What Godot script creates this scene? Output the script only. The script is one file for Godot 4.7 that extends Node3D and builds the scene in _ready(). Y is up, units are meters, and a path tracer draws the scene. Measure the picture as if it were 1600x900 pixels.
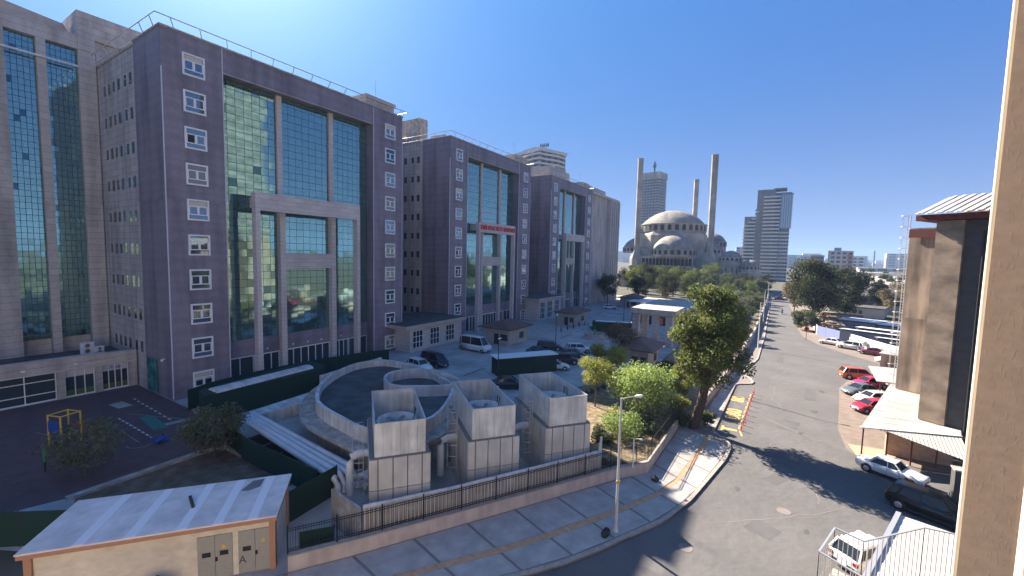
extends Node3D
# Street beside a courthouse: three purple blocks, cooling towers, a domed mosque and towers beyond.
# x runs along the street away from the viewer, z from the courthouse towards the street, y up, metres.

var M := {}
var used := {}
var rng := RandomNumberGenerator.new()

# ---------------------------------------------------------------- mesh building
class MB:
	var st := SurfaceTool.new()
	var n := 0
	func _init() -> void:
		st.begin(Mesh.PRIMITIVE_TRIANGLES)
		st.set_smooth_group(-1)
	func smooth(on: bool) -> void:
		st.set_smooth_group(0 if on else -1)
	func col(c: Color) -> void:
		st.set_color(c)
	func tri(a: Vector3, b: Vector3, c: Vector3) -> void:   # counter-clockwise seen from outside
		st.add_vertex(a); st.add_vertex(c); st.add_vertex(b)
		n += 1
	func quad(a: Vector3, b: Vector3, c: Vector3, d: Vector3) -> void:
		tri(a, b, c); tri(a, c, d)
	func box(c: Vector3, s: Vector3, b := Basis.IDENTITY) -> void:
		var p: Array[Vector3] = []
		for i in 8:
			p.append(c + b * Vector3((0.5 if i & 1 else -0.5) * s.x, (0.5 if i & 2 else -0.5) * s.y, (0.5 if i & 4 else -0.5) * s.z))
		quad(p[4], p[5], p[7], p[6]); quad(p[1], p[0], p[2], p[3])
		quad(p[5], p[1], p[3], p[7]); quad(p[0], p[4], p[6], p[2])
		quad(p[6], p[7], p[3], p[2]); quad(p[0], p[1], p[5], p[4])
	func bx(x0: float, y0: float, z0: float, x1: float, y1: float, z1: float) -> void:
		box(Vector3((x0 + x1) / 2, (y0 + y1) / 2, (z0 + z1) / 2), Vector3(x1 - x0, y1 - y0, z1 - z0))
	func bar(a: Vector3, b: Vector3, w: float, h: float) -> void:   # box from a to b, w across, h upright
		var d := (b - a)
		var l := d.length()
		d /= l
		var side := d.cross(Vector3.UP)
		if side.length() < 0.01: side = Vector3(0, 0, 1)
		side = side.normalized()
		box((a + b) / 2, Vector3(l, h, w), Basis(d, side.cross(d), side))
	func prism(poly: PackedVector2Array, y0: float, y1: float, bottom := true) -> void:   # polygon in x, z
		var p := poly.duplicate()
		if Geometry2D.is_polygon_clockwise(p): p.reverse()
		var k := p.size()
		for i in k:
			var a := p[i]
			var b := p[(i + 1) % k]
			quad(Vector3(b.x, y0, b.y), Vector3(a.x, y0, a.y), Vector3(a.x, y1, a.y), Vector3(b.x, y1, b.y))
		var t := Geometry2D.triangulate_polygon(p)
		for i in range(0, t.size(), 3):
			var a := p[t[i]]; var b := p[t[i + 1]]; var c := p[t[i + 2]]
			if (b - a).cross(c - a) < 0:
				var e := b; b = c; c = e
			tri(Vector3(a.x, y1, a.y), Vector3(c.x, y1, c.y), Vector3(b.x, y1, b.y))
			if bottom: tri(Vector3(a.x, y0, a.y), Vector3(b.x, y0, b.y), Vector3(c.x, y0, c.y))
	func sheet(poly: PackedVector2Array, y: float) -> void:
		var t := Geometry2D.triangulate_polygon(poly)
		for i in range(0, t.size(), 3):
			var a := poly[t[i]]; var b := poly[t[i + 1]]; var c := poly[t[i + 2]]
			if (b - a).cross(c - a) < 0:
				var e := b; b = c; c = e
			tri(Vector3(a.x, y, a.y), Vector3(c.x, y, c.y), Vector3(b.x, y, b.y))
	func tube(pts: Array, r0: float, r1: float, k := 8, caps := true) -> void:
		var rings: Array = []
		for i in pts.size():
			var p: Vector3 = pts[i]
			var d: Vector3 = (pts[mini(i + 1, pts.size() - 1)] - pts[maxi(i - 1, 0)]).normalized()
			var s := d.cross(Vector3(0.13, 1, 0.07) if absf(d.y) < 0.9 else Vector3(1, 0, 0.1)).normalized()
			var u := s.cross(d)
			var r := lerpf(r0, r1, float(i) / maxf(1, pts.size() - 1))
			var ring: Array = []
			for j in k:
				var a := TAU * j / k
				ring.append(p + (s * cos(a) + u * sin(a)) * r)
			rings.append(ring)
		smooth(true)
		for i in rings.size() - 1:
			for j in k:
				var jj := (j + 1) % k
				quad(rings[i][j], rings[i][jj], rings[i + 1][jj], rings[i + 1][j])
		smooth(false)
		if caps:
			for j in range(1, k - 1):
				tri(rings[0][0], rings[0][j + 1], rings[0][j])
				var e: Array = rings[rings.size() - 1]
				tri(e[0], e[j], e[j + 1])
	func lathe(c: Vector3, prof: Array, k := 24, a0 := 0.0, a1 := TAU, sm := true, sx := 1.0, sz := 1.0) -> void:   # profile of Vector2(radius, y), from bottom to top
		smooth(sm)
		for i in prof.size() - 1:
			for j in k:
				var a := a0 + (a1 - a0) * j / k
				var b := a0 + (a1 - a0) * (j + 1) / k
				var p: Vector2 = prof[i]
				var q: Vector2 = prof[i + 1]
				var A := c + Vector3(cos(a) * p.x * sx, p.y, sin(a) * p.x * sz)
				var B := c + Vector3(cos(b) * p.x * sx, p.y, sin(b) * p.x * sz)
				var C := c + Vector3(cos(b) * q.x * sx, q.y, sin(b) * q.x * sz)
				var D := c + Vector3(cos(a) * q.x * sx, q.y, sin(a) * q.x * sz)
				if p.x > 0.0001: tri(B, A, C if q.x > 0.0001 else D)
				if q.x > 0.0001: tri(C, A, D)
		smooth(false)
	func loft(rings: Array, closed := true, caps := true, sm := true) -> void:
		smooth(sm)
		for i in rings.size() - 1:
			var k: int = rings[i].size()
			for j in (k if closed else k - 1):
				var jj := (j + 1) % k
				quad(rings[i][j], rings[i][jj], rings[i + 1][jj], rings[i + 1][j])
		smooth(false)
		if caps:
			for e in [0, rings.size() - 1]:
				var r: Array = rings[e]
				for j in range(1, r.size() - 1):
					if e == 0: tri(r[0], r[j + 1], r[j])
					else: tri(r[0], r[j], r[j + 1])
	func mesh() -> ArrayMesh:
		st.generate_normals()
		return st.commit()

func V(x: float, y: float, z: float) -> Vector3: return Vector3(x, y, z)

# ---------------------------------------------------------------- things, parts, labels
func numbered(called: String) -> String:
	if not used.has(called):
		used[called] = 0
		return called
	used[called] += 1
	return "%s_%03d" % [called, used[called]]
func tag(o: Node, label: String, category: String, group := "") -> Node:
	o.set_meta("label", label)
	o.set_meta("category", category)
	if group: o.set_meta("group", group)
	return o
func thing(called: String, label: String, category: String, at := Vector3.ZERO, turn := 0.0, group := "") -> Node3D:
	var o := Node3D.new()
	o.name = numbered(called)
	add_child(o)
	o.position = at
	o.rotation.y = turn
	tag(o, label, category, group)
	return o
func put(called: String, mesh: Mesh, m: Material, parent: Node = null, at := Vector3.ZERO, basis := Basis.IDENTITY) -> MeshInstance3D:
	var o := MeshInstance3D.new()
	o.mesh = mesh
	o.material_override = m
	o.transform = Transform3D(basis, at)
	if parent == null:
		o.name = numbered(called)
		add_child(o)
	else:
		o.name = called
		parent.add_child(o, true)
	return o
func obj(called: String, mb: MB, m: Material, parent: Node = null) -> MeshInstance3D:
	return put(called, mb.mesh(), m, parent)
func struct(called: String, mb: MB, m: Material, parent: Node = null) -> MeshInstance3D:
	var o := obj(called, mb, m, parent)
	o.set_meta("kind", "structure")
	return o
func copy(o: Node3D, label := "") -> Node3D:
	var c: Node3D = o.duplicate()
	var base := String(o.name).rstrip("0123456789").rstrip("_")
	c.name = numbered(base)
	add_child(c)
	if label: c.set_meta("label", label)
	return c
func box_mesh(s: Vector3) -> ArrayMesh:
	var b := MB.new()
	b.box(Vector3.ZERO, s)
	return b.mesh()

# ---------------------------------------------------------------- materials
func noise(seed_: int, freq: float, oct := 5, size := 512, lo := 0.7, hi := 1.15, lowc := Color.WHITE, normal := false) -> NoiseTexture2D:
	var f := FastNoiseLite.new()
	f.seed = seed_; f.frequency = freq; f.fractal_octaves = oct; f.noise_type = FastNoiseLite.TYPE_SIMPLEX_SMOOTH
	f.fractal_gain = 0.6
	var t := NoiseTexture2D.new()
	t.width = size; t.height = size; t.seamless = true; t.noise = f
	if normal:
		t.as_normal_map = true; t.bump_strength = 6.0
	else:
		var g := Gradient.new()
		g.set_color(0, Color(lo * lowc.r, lo * lowc.g, lo * lowc.b)); g.set_color(1, Color(hi, hi, hi))
		t.color_ramp = g
	return t
func mat(called: String, lin: Color, rough := 0.85, tex: Texture2D = null, scale := 0.1, metal := 0.0, world := true) -> StandardMaterial3D:
	var m := StandardMaterial3D.new()
	m.resource_name = called
	m.albedo_color = (lin * Color(1.04, 1.0, 0.95)).linear_to_srgb()
	m.roughness = rough
	m.metallic = metal
	if tex:
		m.albedo_texture = tex
		m.uv1_triplanar = true
		m.uv1_world_triplanar = world
		m.uv1_scale = Vector3(scale, scale, scale)
	M[called] = m
	return m
func img_tex(size: Vector2i, fn: Callable) -> ImageTexture:
	var im := Image.create(size.x, size.y, false, Image.FORMAT_RGB8)
	for y in size.y:
		for x in size.x:
			var v: float = fn.call(x, y)
			im.set_pixel(x, y, Color(v, v, v))
	return ImageTexture.create_from_image(im)
func fnl(seed_: int, f: float, oct := 4) -> FastNoiseLite:
	var n := FastNoiseLite.new()
	n.seed = seed_; n.frequency = f; n.fractal_octaves = oct
	return n

func materials() -> void:
	var mottle := noise(1, 0.012, 6, 512, 0.82, 1.0)
	var fine := noise(2, 0.03, 5, 512, 0.9, 1.0)
	var stains := noise(3, 0.008, 6, 512, 0.64, 1.0, Color(1, 0.96, 0.9))
	var bump := noise(4, 0.06, 4, 512, 0, 1, Color.WHITE, true)
	# stone cladding in courses, purple tiles in a fine bond, seen from afar
	var n1 := fnl(11, 0.05)
	var courses := img_tex(Vector2i(256, 256), func(x, y):
		var row: int = y / 32
		var cx: int = (x + (64 if row % 2 else 0)) % 256
		var tone := 0.93 + 0.035 * sin(row * 12.7 + int(cx / 128.0) * 3.1) + 0.05 * n1.get_noise_2d(x, y)
		return clampf(tone * (0.8 if y % 32 < 2 else 1.0) * (0.92 if cx % 128 < 2 else 1.0), 0, 1))
	var tiles := img_tex(Vector2i(256, 256), func(x, y):
		var row: int = y / 16
		var cx: int = (x + (row % 2) * 32) % 256
		var tone := 0.93 + 0.025 * sin(row * 7.3 + int(cx / 64.0) * 5.9) + 0.05 * n1.get_noise_2d(x * 0.5, y * 0.5)
		return clampf(tone * (0.88 if y % 16 < 1 else 1.0) * (0.94 if cx % 64 < 2 else 1.0), 0, 1))
	var n2 := fnl(12, 0.02, 5)
	var streaks := img_tex(Vector2i(256, 256), func(x, y):
		var v := n2.get_noise_2d(x * 3.0, y * 0.35) * 0.5 + n2.get_noise_2d(x * 0.6 + 900, y * 0.5) * 0.6
		return clampf(0.92 + 0.22 * v, 0.6, 1))
	var n5 := fnl(13, 0.016, 5)
	var dark_streaks := img_tex(Vector2i(256, 256), func(x, y):
		var v := n5.get_noise_2d(x * 2.6, y * 0.25) * 0.9 + n5.get_noise_2d(x * 0.7 + 500, y * 0.6) * 0.5
		return clampf(0.8 + 0.5 * v, 0.3, 1))
	var wrinkle := noise(9, 0.02, 4, 512, 0.88, 1.0)
	mat("asphalt", Color(0.125, 0.119, 0.117), 0.92, noise(21, 0.004, 7, 1024, 0.86, 1.0), 0.03)
	M.asphalt.normal_enabled = true; M.asphalt.normal_texture = bump; M.asphalt.normal_scale = 0.1
	mat("dirt", Color(0.235, 0.185, 0.155), 0.95, mottle, 0.12)
	mat("earth", Color(0.13, 0.125, 0.085), 0.95, stains, 0.02)
	mat("slab", Color(0.44, 0.41, 0.38), 0.85, mottle, 0.1)
	mat("slab_dark", Color(0.23, 0.195, 0.18), 0.9, fine, 0.5)
	mat("tactile", Color(0.58, 0.35, 0.2), 0.85, mottle, 0.3)
	mat("kerbstone", Color(0.42, 0.37, 0.32), 0.85, mottle, 0.35)
	mat("court", Color(0.5, 0.47, 0.44), 0.85, noise(22, 0.008, 6, 512, 0.75, 1.0), 0.04)
	mat("rubber", Color(0.14, 0.085, 0.085), 0.9, mottle, 0.1)
	mat("soil", Color(0.24, 0.165, 0.11), 0.95, stains, 0.15)
	mat("straw", Color(0.36, 0.27, 0.15), 0.95, noise(23, 0.02, 6, 512, 0.45, 1.0), 0.12)
	mat("line_white", Color(0.6, 0.6, 0.58), 0.8, wrinkle, 0.5)
	mat("line_yellow", Color(0.62, 0.46, 0.14), 0.8, wrinkle, 0.6)
	mat("paint_green", Color(0.05, 0.2, 0.16), 0.8, wrinkle, 0.5)
	mat("stone", Color(0.54, 0.515, 0.5), 0.75, courses, 0.16)
	mat("stone_light", Color(0.7, 0.65, 0.63), 0.75, courses, 0.22)
	mat("purple", Color(0.255, 0.23, 0.285), 0.55, tiles, 0.3)
	mat("plaster", Color(0.5, 0.46, 0.42), 0.85, mottle, 0.1)
	mat("roof_grey", Color(0.12, 0.12, 0.125), 0.9, stains, 0.08)
	mat("white_metal", Color(0.72, 0.73, 0.75), 0.45)
	mat("steel", Color(0.55, 0.56, 0.58), 0.4, null, 0.1, 0.6)
	mat("dark_metal", Color(0.03, 0.032, 0.036), 0.5)
	mat("black", Color(0.012, 0.012, 0.014), 0.6)
	mat("mullion", Color(0.03, 0.05, 0.06), 0.5)
	mat("curtain_glass", Color(0.24, 0.42, 0.43), 0.06, null, 0.1, 0.85)
	mat("curtain_blind", Color(0.05, 0.15, 0.2), 0.08, null, 0.1, 0.7)
	mat("window_glass", Color(0.2, 0.27, 0.32), 0.03, null, 0.1, 0.75)
	mat("shop_glass", Color(0.06, 0.09, 0.11), 0.04, null, 0.1, 0.4)
	mat("cooling", Color(0.78, 0.78, 0.74), 0.55, streaks, 0.22)
	mat("cooling_panel", Color(0.68, 0.66, 0.62), 0.5, streaks, 0.14)
	mat("seam", Color(0.16, 0.155, 0.15), 0.6)
	mat("concrete", Color(0.54, 0.51, 0.48), 0.85, stains, 0.16)
	mat("concrete_light", Color(0.72, 0.7, 0.67), 0.8, streaks, 0.12)
	mat("pink_concrete", Color(0.6, 0.5, 0.45), 0.9, streaks, 0.12)
	mat("pipe", Color(0.58, 0.6, 0.62), 0.45)
	mat("hedge_mesh", Color(0.014, 0.058, 0.04), 0.9, noise(31, 0.08, 4, 512, 0.55, 1.0), 0.5)
	mat("kiosk_wall", Color(0.9, 0.8, 0.64), 0.85, mottle, 0.2)
	mat("kiosk_trim", Color(0.45, 0.23, 0.14), 0.7, fine, 0.3)
	mat("kiosk_roof", Color(0.8, 0.73, 0.69), 0.85, noise(33, 0.006, 6, 512, 0.82, 1.0), 0.16)
	mat("kiosk_seal", Color(0.78, 0.75, 0.74), 0.8)
	mat("door_grey", Color(0.36, 0.34, 0.29), 0.6, fine, 0.3)
	mat("tile_roof", Color(0.16, 0.095, 0.07), 0.8, tiles, 0.6)
	mat("brown_concrete", Color(0.40, 0.32, 0.255), 0.9, dark_streaks, 0.09)
	mat("tan_concrete", Color(0.47, 0.36, 0.265), 0.9, noise(35, 0.008, 6, 512, 0.6, 1.0), 0.14)
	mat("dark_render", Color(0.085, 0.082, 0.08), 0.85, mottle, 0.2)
	mat("sheet_roof", Color(0.42, 0.415, 0.4), 0.55, streaks, 0.1)
	mat("sheet_bright", Color(0.6, 0.57, 0.52), 0.5, wrinkle, 0.2)
	mat("rust_red", Color(0.13, 0.025, 0.018), 0.7, mottle, 0.3)
	mat("orange_slab", Color(0.55, 0.36, 0.24), 0.85, mottle, 0.3)
	mat("mosque", Color(0.62, 0.59, 0.54), 0.9, stains, 0.025)
	mat("mosque_dome", Color(0.52, 0.485, 0.43), 0.9, noise(36, 0.01, 7, 512, 0.5, 1.0), 0.05)
	mat("tower_grey", Color(0.25, 0.25, 0.26), 0.85, mottle, 0.03)
	mat("tower_white", Color(0.6, 0.58, 0.55), 0.8)
	mat("far_wall", Color(0.5, 0.46, 0.42), 0.85)
	mat("far_pink", Color(0.45, 0.2, 0.15), 0.85)
	mat("far_roof", Color(0.55, 0.54, 0.52), 0.8, stains, 0.02)
	mat("far_green", Color(0.03, 0.045, 0.025), 0.95, mottle, 0.02)
	mat("lamp_grey", Color(0.5, 0.49, 0.46), 0.5)
	mat("lamp_white", Color(0.75, 0.75, 0.72), 0.4)
	mat("red_plastic", Color(0.5, 0.05, 0.03), 0.5)
	mat("yellow_paint", Color(0.62, 0.40, 0.05), 0.6)
	mat("blue_paint", Color(0.02, 0.07, 0.3), 0.5)
	mat("green_paint", Color(0.02, 0.25, 0.07), 0.5)
	mat("sign_red", Color(0.55, 0.02, 0.03), 0.5)
	mat("sign_pale", Color(0.5, 0.52, 0.6), 0.6)
	mat("mural", Color(0.06, 0.32, 0.33), 0.7, noise(37, 0.01, 3, 256, 0.4, 1.0), 0.3)
	mat("skin", Color(0.4, 0.24, 0.17), 0.6)
	mat("denim", Color(0.03, 0.04, 0.08), 0.9)
	mat("rubber_black", Color(0.015, 0.015, 0.016), 0.8)
	mat("rim", Color(0.5, 0.5, 0.52), 0.35, null, 0.1, 0.6)
	mat("car_glass", Color(0.02, 0.025, 0.03), 0.05)
	mat("headlight", Color(0.65, 0.66, 0.68), 0.15)
	mat("taillight", Color(0.3, 0.01, 0.01), 0.25)
	for c in [["white", Color(0.7, 0.7, 0.7)], ["black", Color(0.008, 0.009, 0.012)], ["red", Color(0.42, 0.012, 0.03)], ["dark_red", Color(0.16, 0.015, 0.02)], ["orange", Color(0.5, 0.10, 0.02)], ["grey", Color(0.10, 0.12, 0.14)], ["silver", Color(0.4, 0.41, 0.42)], ["navy", Color(0.012, 0.02, 0.045)], ["pink", Color(0.5, 0.02, 0.09)]]:
		var m := mat("car_" + c[0], c[1], 0.3)
		m.clearcoat_enabled = true; m.clearcoat = 0.3 if c[0] in ["black", "navy"] else 0.8; m.clearcoat_roughness = 0.05
	# rough render with trowel marks, close to the lens
	var weather := noise(51, 0.006, 6, 512, 0.88, 1.0)
	var soft_streaks := img_tex(Vector2i(256, 256), func(x, y):
		var v := n5.get_noise_2d(x * 2.6 + 90, y * 0.25) + 0.5 * n5.get_noise_2d(x * 0.7 + 500, y * 0.6)
		return clampf(0.95 + 0.2 * v, 0.78, 1))
	for k in ["purple", "stone", "stone_light", "cooling", "cooling_panel", "concrete_light", "mosque", "mosque_dome", "kiosk_wall", "tan_concrete", "pink_concrete"]:
		var w: StandardMaterial3D = M[k]
		w.detail_enabled = true; w.detail_albedo = soft_streaks if k in ["cooling", "mosque", "stone", "purple", "concrete_light"] else weather; w.detail_blend_mode = BaseMaterial3D.BLEND_MODE_MUL
		w.detail_uv_layer = BaseMaterial3D.DETAIL_UV_2; w.uv2_triplanar = true; w.uv2_world_triplanar = true
		w.uv2_scale = Vector3.ONE * (0.045 if k in ["purple", "stone", "stone_light"] else (0.012 if k in ["mosque", "mosque_dome"] else 0.12))
	var n3 := fnl(41, 0.02, 3)
	var n4 := fnl(42, 0.05, 3)
	var st := mat("stucco", Color(0.36, 0.285, 0.23), 0.9, noise(43, 0.02, 5, 512, 0.88, 1.0), 3.2)
	st.heightmap_enabled = true
	st.heightmap_texture = img_tex(Vector2i(512, 512), func(x, y):
		var groove := n3.get_noise_2d(x * 4.5, y * 0.8)
		var v := 0.62 + 0.18 * n4.get_noise_2d(x, y)
		if groove > 0.36: v -= minf(0.45, (groove - 0.36) * 5.0)
		return clampf(v, 0, 1))
	st.heightmap_scale = 0.12
	mat("window_frame", Color(0.62, 0.58, 0.52), 0.5)
	var foliage := {"leaf_big": Color(0.115, 0.15, 0.04), "leaf_light": Color(0.25, 0.35, 0.12), "leaf_dark": Color(0.075, 0.095, 0.045), "leaf_grey": Color(0.12, 0.14, 0.085), "leaf_yellow": Color(0.25, 0.27, 0.07), "leaf_pine": Color(0.045, 0.058, 0.026), "leaf_brown": Color(0.16, 0.125, 0.08)}
	for k in foliage:
		var m := mat(k, Color(1, 1, 1), 0.8)
		m.vertex_color_use_as_albedo = true
		m.backlight_enabled = true
		m.backlight = Color(0.75, 0.8, 0.5).linear_to_srgb()
		m.set_meta("tone", foliage[k])
	mat("bark", Color(0.2, 0.12, 0.085), 0.9, noise(45, 0.03, 5, 256, 0.3, 1.0), 0.8)
	mat("bark_grey", Color(0.13, 0.11, 0.09), 0.9, fine, 0.8)

# ---------------------------------------------------------------- camera, sky, sun
func camera_and_light() -> void:
	var cam := Camera3D.new()
	cam.name = "camera"
	add_child(cam)
	var pitch := 0.0765525; var roll := -0.0231143; var yaw := 0.556293
	var f := V(cos(yaw) * cos(pitch), -sin(pitch), -sin(yaw) * cos(pitch))
	var r := f.cross(Vector3.UP).normalized()
	var u := r.cross(f)
	var r2 := r * cos(roll) - u * sin(roll)
	var u2 := r * sin(roll) + u * cos(roll)
	cam.transform = Transform3D(Basis(r2, u2, -f), V(0, 17, 0))
	cam.fov = 68.32
	cam.near = 0.1
	cam.far = 9000.0
	var el := deg_to_rad(36.2); var az := deg_to_rad(113.0)
	var to_sun := -V(cos(el) * cos(az), -sin(el), cos(el) * sin(az))
	var exposure := 7.0
	# clear air: deep blue overhead, pale haze low down, a broad glow round the sun
	var im := Image.create(512, 256, false, Image.FORMAT_RGBF)
	for y in 256:
		var th := PI * (y + 0.5) / 256.0
		for x in 512:
			var ph := TAU * (x + 0.5) / 512.0
			var d := V(sin(th) * sin(ph), cos(th), -sin(th) * cos(ph))
			var t := pow(1.0 - clampf(d.y, 0.0, 1.0), 5.4)
			var ang := rad_to_deg(acos(clampf(d.dot(to_sun), -1, 1)))
			var glow := 1.9 * exp(-ang / 8.0)
			var veil := 0.56 * exp(-ang / 45.0)
			var c := Vector3(0.028, 0.14, 0.54).lerp(Vector3(0.42, 0.52, 0.74), t) + Vector3(0.8, 0.92, 1.0) * glow + Vector3(0.30, 0.74, 1.15) * veil
			c /= 6.9
			im.set_pixel(x, y, Color(c.x, c.y, c.z))
	var sky := PanoramaSkyMaterial.new()
	sky.panorama = ImageTexture.create_from_image(im)
	var env := Environment.new()
	env.background_mode = Environment.BG_SKY
	env.sky = Sky.new()
	env.sky.sky_material = sky
	env.background_energy_multiplier = 1.0
	env.tonemap_mode = Environment.TONE_MAPPER_LINEAR
	env.tonemap_exposure = exposure
	env.sdfgi_enabled = true
	env.ssao_enabled = true
	env.ssil_enabled = true
	env.fog_enabled = true
	env.fog_light_color = Color(0.66, 0.78, 0.95)
	env.fog_density = 0.00018
	var we := WorldEnvironment.new()
	we.name = "world_environment"
	we.environment = env
	add_child(we)
	var sun := DirectionalLight3D.new()
	sun.name = "sun"
	add_child(sun)
	sun.look_at_from_position(Vector3.ZERO, V(cos(el) * cos(az), -sin(el), cos(el) * sin(az)))
	sun.light_energy = 0.84
	sun.light_color = Color(1.0, 0.96, 0.90)
	sun.light_angular_distance = 0.5
	sun.shadow_enabled = true

# ---------------------------------------------------------------- ground
func pv(a: Array) -> PackedVector2Array:
	var p := PackedVector2Array()
	for i in range(0, a.size(), 2): p.append(Vector2(a[i], a[i + 1]))
	return p
func along(line: PackedVector2Array, s: float) -> Vector2:   # the point at distance s
	for i in line.size() - 1:
		var l := line[i].distance_to(line[i + 1])
		if s <= l or i == line.size() - 2: return line[i].lerp(line[i + 1], s / l)
		s -= l
	return line[-1]
func length(line: PackedVector2Array) -> float:
	var l := 0.0
	for i in line.size() - 1: l += line[i].distance_to(line[i + 1])
	return l

func ground() -> void:
	var b := MB.new()
	b.sheet(pv([-4000, -4000, 5000, -4000, 5000, 4000, -4000, 4000]), -0.05)
	struct("ground", b, M.earth)
	b = MB.new()
	b.sheet(pv([-45, -62, 0, -25.5, 10, -17.5, 19.03, -10.06, 22.91, -7.59, 27.76, -5.13, 35.23, -3.4, 42.07, -2.49, 45.4, -4.3, 65.1, -3.8, 71.5, -3.5, 84.1, -1.8, 110, -1.35, 215, -1.3, 262, -1, 300, -1, 300, 5, 215, 6, 142.4, 6.4, 123.5, 6.4, 118, 12, 103, 19, 90, 26, 70, 30, 0, 30, -45, 30]), 0.0)
	struct("road", b, M.asphalt)
	b = MB.new()
	for p in [[52, 2.0, 3.4, 1.6, 0.2], [66, 4.6, 6.0, 1.2, 0.05], [38.5, 1.0, 2.2, 1.1, 0.5], [88, 1.5, 9.0, 0.9, 0.02], [30.5, 0.2, 1.6, 1.6, 0.4]]:
		var c := Vector2(p[0], p[1]); var u: Vector2 = Vector2(cos(p[4]), sin(p[4])) * p[2] / 2; var v: Vector2 = Vector2(-sin(p[4]), cos(p[4])) * p[3] / 2
		b.sheet(PackedVector2Array([c - u - v, c + u - v, c + u + v, c - u + v]), 0.004)
	struct("road_patches", b, M.asphalt_patch)
	b = MB.new()   # fine cracks and sealed joints wandering over the road
	for p in [[29.0, -3.0, 0.5, 16], [36.0, 3.5, 0.12, 22], [44.0, -0.5, 0.9, 12], [57.0, 1.5, -0.2, 26], [49.0, 3.8, 1.4, 9], [72.0, 0.5, 0.1, 30]]:
		var at := Vector2(p[0], p[1]); var dir: float = p[2]
		for i in int(p[3]):
			dir += rng.randf_range(-0.35, 0.35)
			var e: Vector2 = at + Vector2(cos(dir), sin(dir)) * 0.7
			var sd := Vector2(-sin(dir), cos(dir)) * (0.018 + 0.012 * rng.randf())
			b.sheet(PackedVector2Array([at - sd, e - sd, e + sd, at + sd]), 0.0075)
			at = e
	struct("road_cracks", b, M.slab_dark)
	b = MB.new()   # pale dusty wheel tracks swinging round the bend
	for p in [[70.0, -1.0, 24.0, 3.3, 4.5, 0.22], [71.0, 0.6, 26.0, 3.35, 4.4, 0.2], [46.0, 14.5, 12.5, 3.7, 4.9, 0.25]]:
		for i in 22:
			var a0: float = lerpf(p[3], p[4], i / 22.0); var a1: float = lerpf(p[3], p[4], (i + 1) / 22.0)
			var q := PackedVector2Array()
			for e in [[a0, p[2]], [a1, p[2]], [a1, p[2] + p[5]], [a0, p[2] + p[5]]]: q.append(Vector2(p[0] + cos(e[0]) * e[1], p[1] + 18.0 + sin(e[0]) * e[1]))
			b.sheet(q, 0.006)
	struct("dusty_wheel_tracks", b, M.asphalt_pale)
	b = MB.new()
	for p in [[43.0, 7.6, 0.5], [35.0, -1.5, 0.35], [58.5, 4.6, 0.6], [68.5, 6.0, 0.7], [31.8, 2.6, 0.3], [50.2, 3.0, 0.4]]:
		var q := PackedVector2Array()
		for k in 14: q.append(Vector2(p[0], p[1]) + Vector2(cos(TAU * k / 14), 0.6 * sin(TAU * k / 14)) * p[2] * rng.randf_range(0.6, 1.2))
		b.sheet(q, 0.009)
	struct("oil_stains", b, M.asphalt_stain)
	# worn paler wheel tracks and patches of the road are its own texture; the dusty verge on the right
	b = MB.new()
	b.sheet(pv([300, 4, 215, 5, 142.4, 5.6, 128, 5.4, 117, 6.0, 108, 8.0, 100, 12.0, 92, 17, 96, 22, 110, 15, 124, 9.5, 150, 10.5, 215, 11, 300, 11]), 0.008)
	struct("dirt_verge", b, M.dirt)
	b = MB.new()
	b.sheet(pv([80, 10.5, 72, 8.2, 62, 7.2, 54, 6.3, 48.5, 6.4, 46.8, 7.2, 48, 14, 62, 18, 78, 18]), 0.008)
	struct("parking_apron", b, M.dirt)
	b = MB.new()
	b.prism(pv([49.8, 6.7, 47.4, 7.0, 47.0, 7.4, 48.7, 9.9, 50.2, 9.9]), 0.0, 0.06)
	struct("concrete_ramp", b, M.orange_slab)
	b = MB.new()
	b.bar(V(49.3, 0.95, 9.2), V(49.6, 0.95, 13.6), 0.3, 1.9)
	tag(obj("low_wall", b, M.orange_slab), "orange plastered wall under the near edge of the corrugated lean-to", "wall")
	b = MB.new()
	b.sheet(pv([-60, -110, 190, -110, 190, -12, 86, -12, 60, -12, 33, -12, 20, -17.5, 11, -23, 4, -36, -10, -46, -60, -80]), 0.0)
	struct("courtyard_paving", b, M.court)
	b = MB.new()   # dark rubber of the playground
	b.sheet(pv([-40, -66.1, 19.3, -66.1, 19.3, -51.5, 17.4, -40, 16.7, -39.6, 8.6, -39.3, 3, -41, -10, -50, -40, -50]), 0.006)
	struct("playground_surface", b, M.rubber)
	b = MB.new()
	b.sheet(pv([7.9, -39.2, 16.6, -39.4, 17.0, -39.0, 17.0, -29.0, 12, -28, 6, -33]), 0.006)
	struct("soil_bed", b, M.soil)
	b = MB.new()
	b.bar(V(7.5, 0.1, -39.35), V(16.6, 0.1, -39.75), 0.5, 0.2)
	b.bar(V(17.05, 0.1, -39.8), V(17.05, 0.1, -28.6), 0.25, 0.2)
	struct("bed_kerb", b, M.concrete)
	# markings on the rubber
	var dash := box_mesh(V(0.55, 0.008, 0.16))
	var marks := Node3D.new(); marks.name = "playground_markings"; add_child(marks); marks.set_meta("kind", "structure")
	for line in [[17.2, -60.0, 17.0, -50.3], [14.3, -54.2, 14.4, -46.6]]:
		for i in 9:
			var p := Vector2(line[0], line[1]).lerp(Vector2(line[2], line[3]), i / 8.0)
			put("dash", dash, M.line_white, marks, V(p.x, 0.012, p.y), Basis(Vector3.UP, PI / 2))
	for i in 10:
		put("stripe", box_mesh(V(0.09, 0.008, 0.75)), M.line_white, marks, V(16.3 + i * 0.19, 0.012, -49.0 + i * 0.02))
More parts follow.
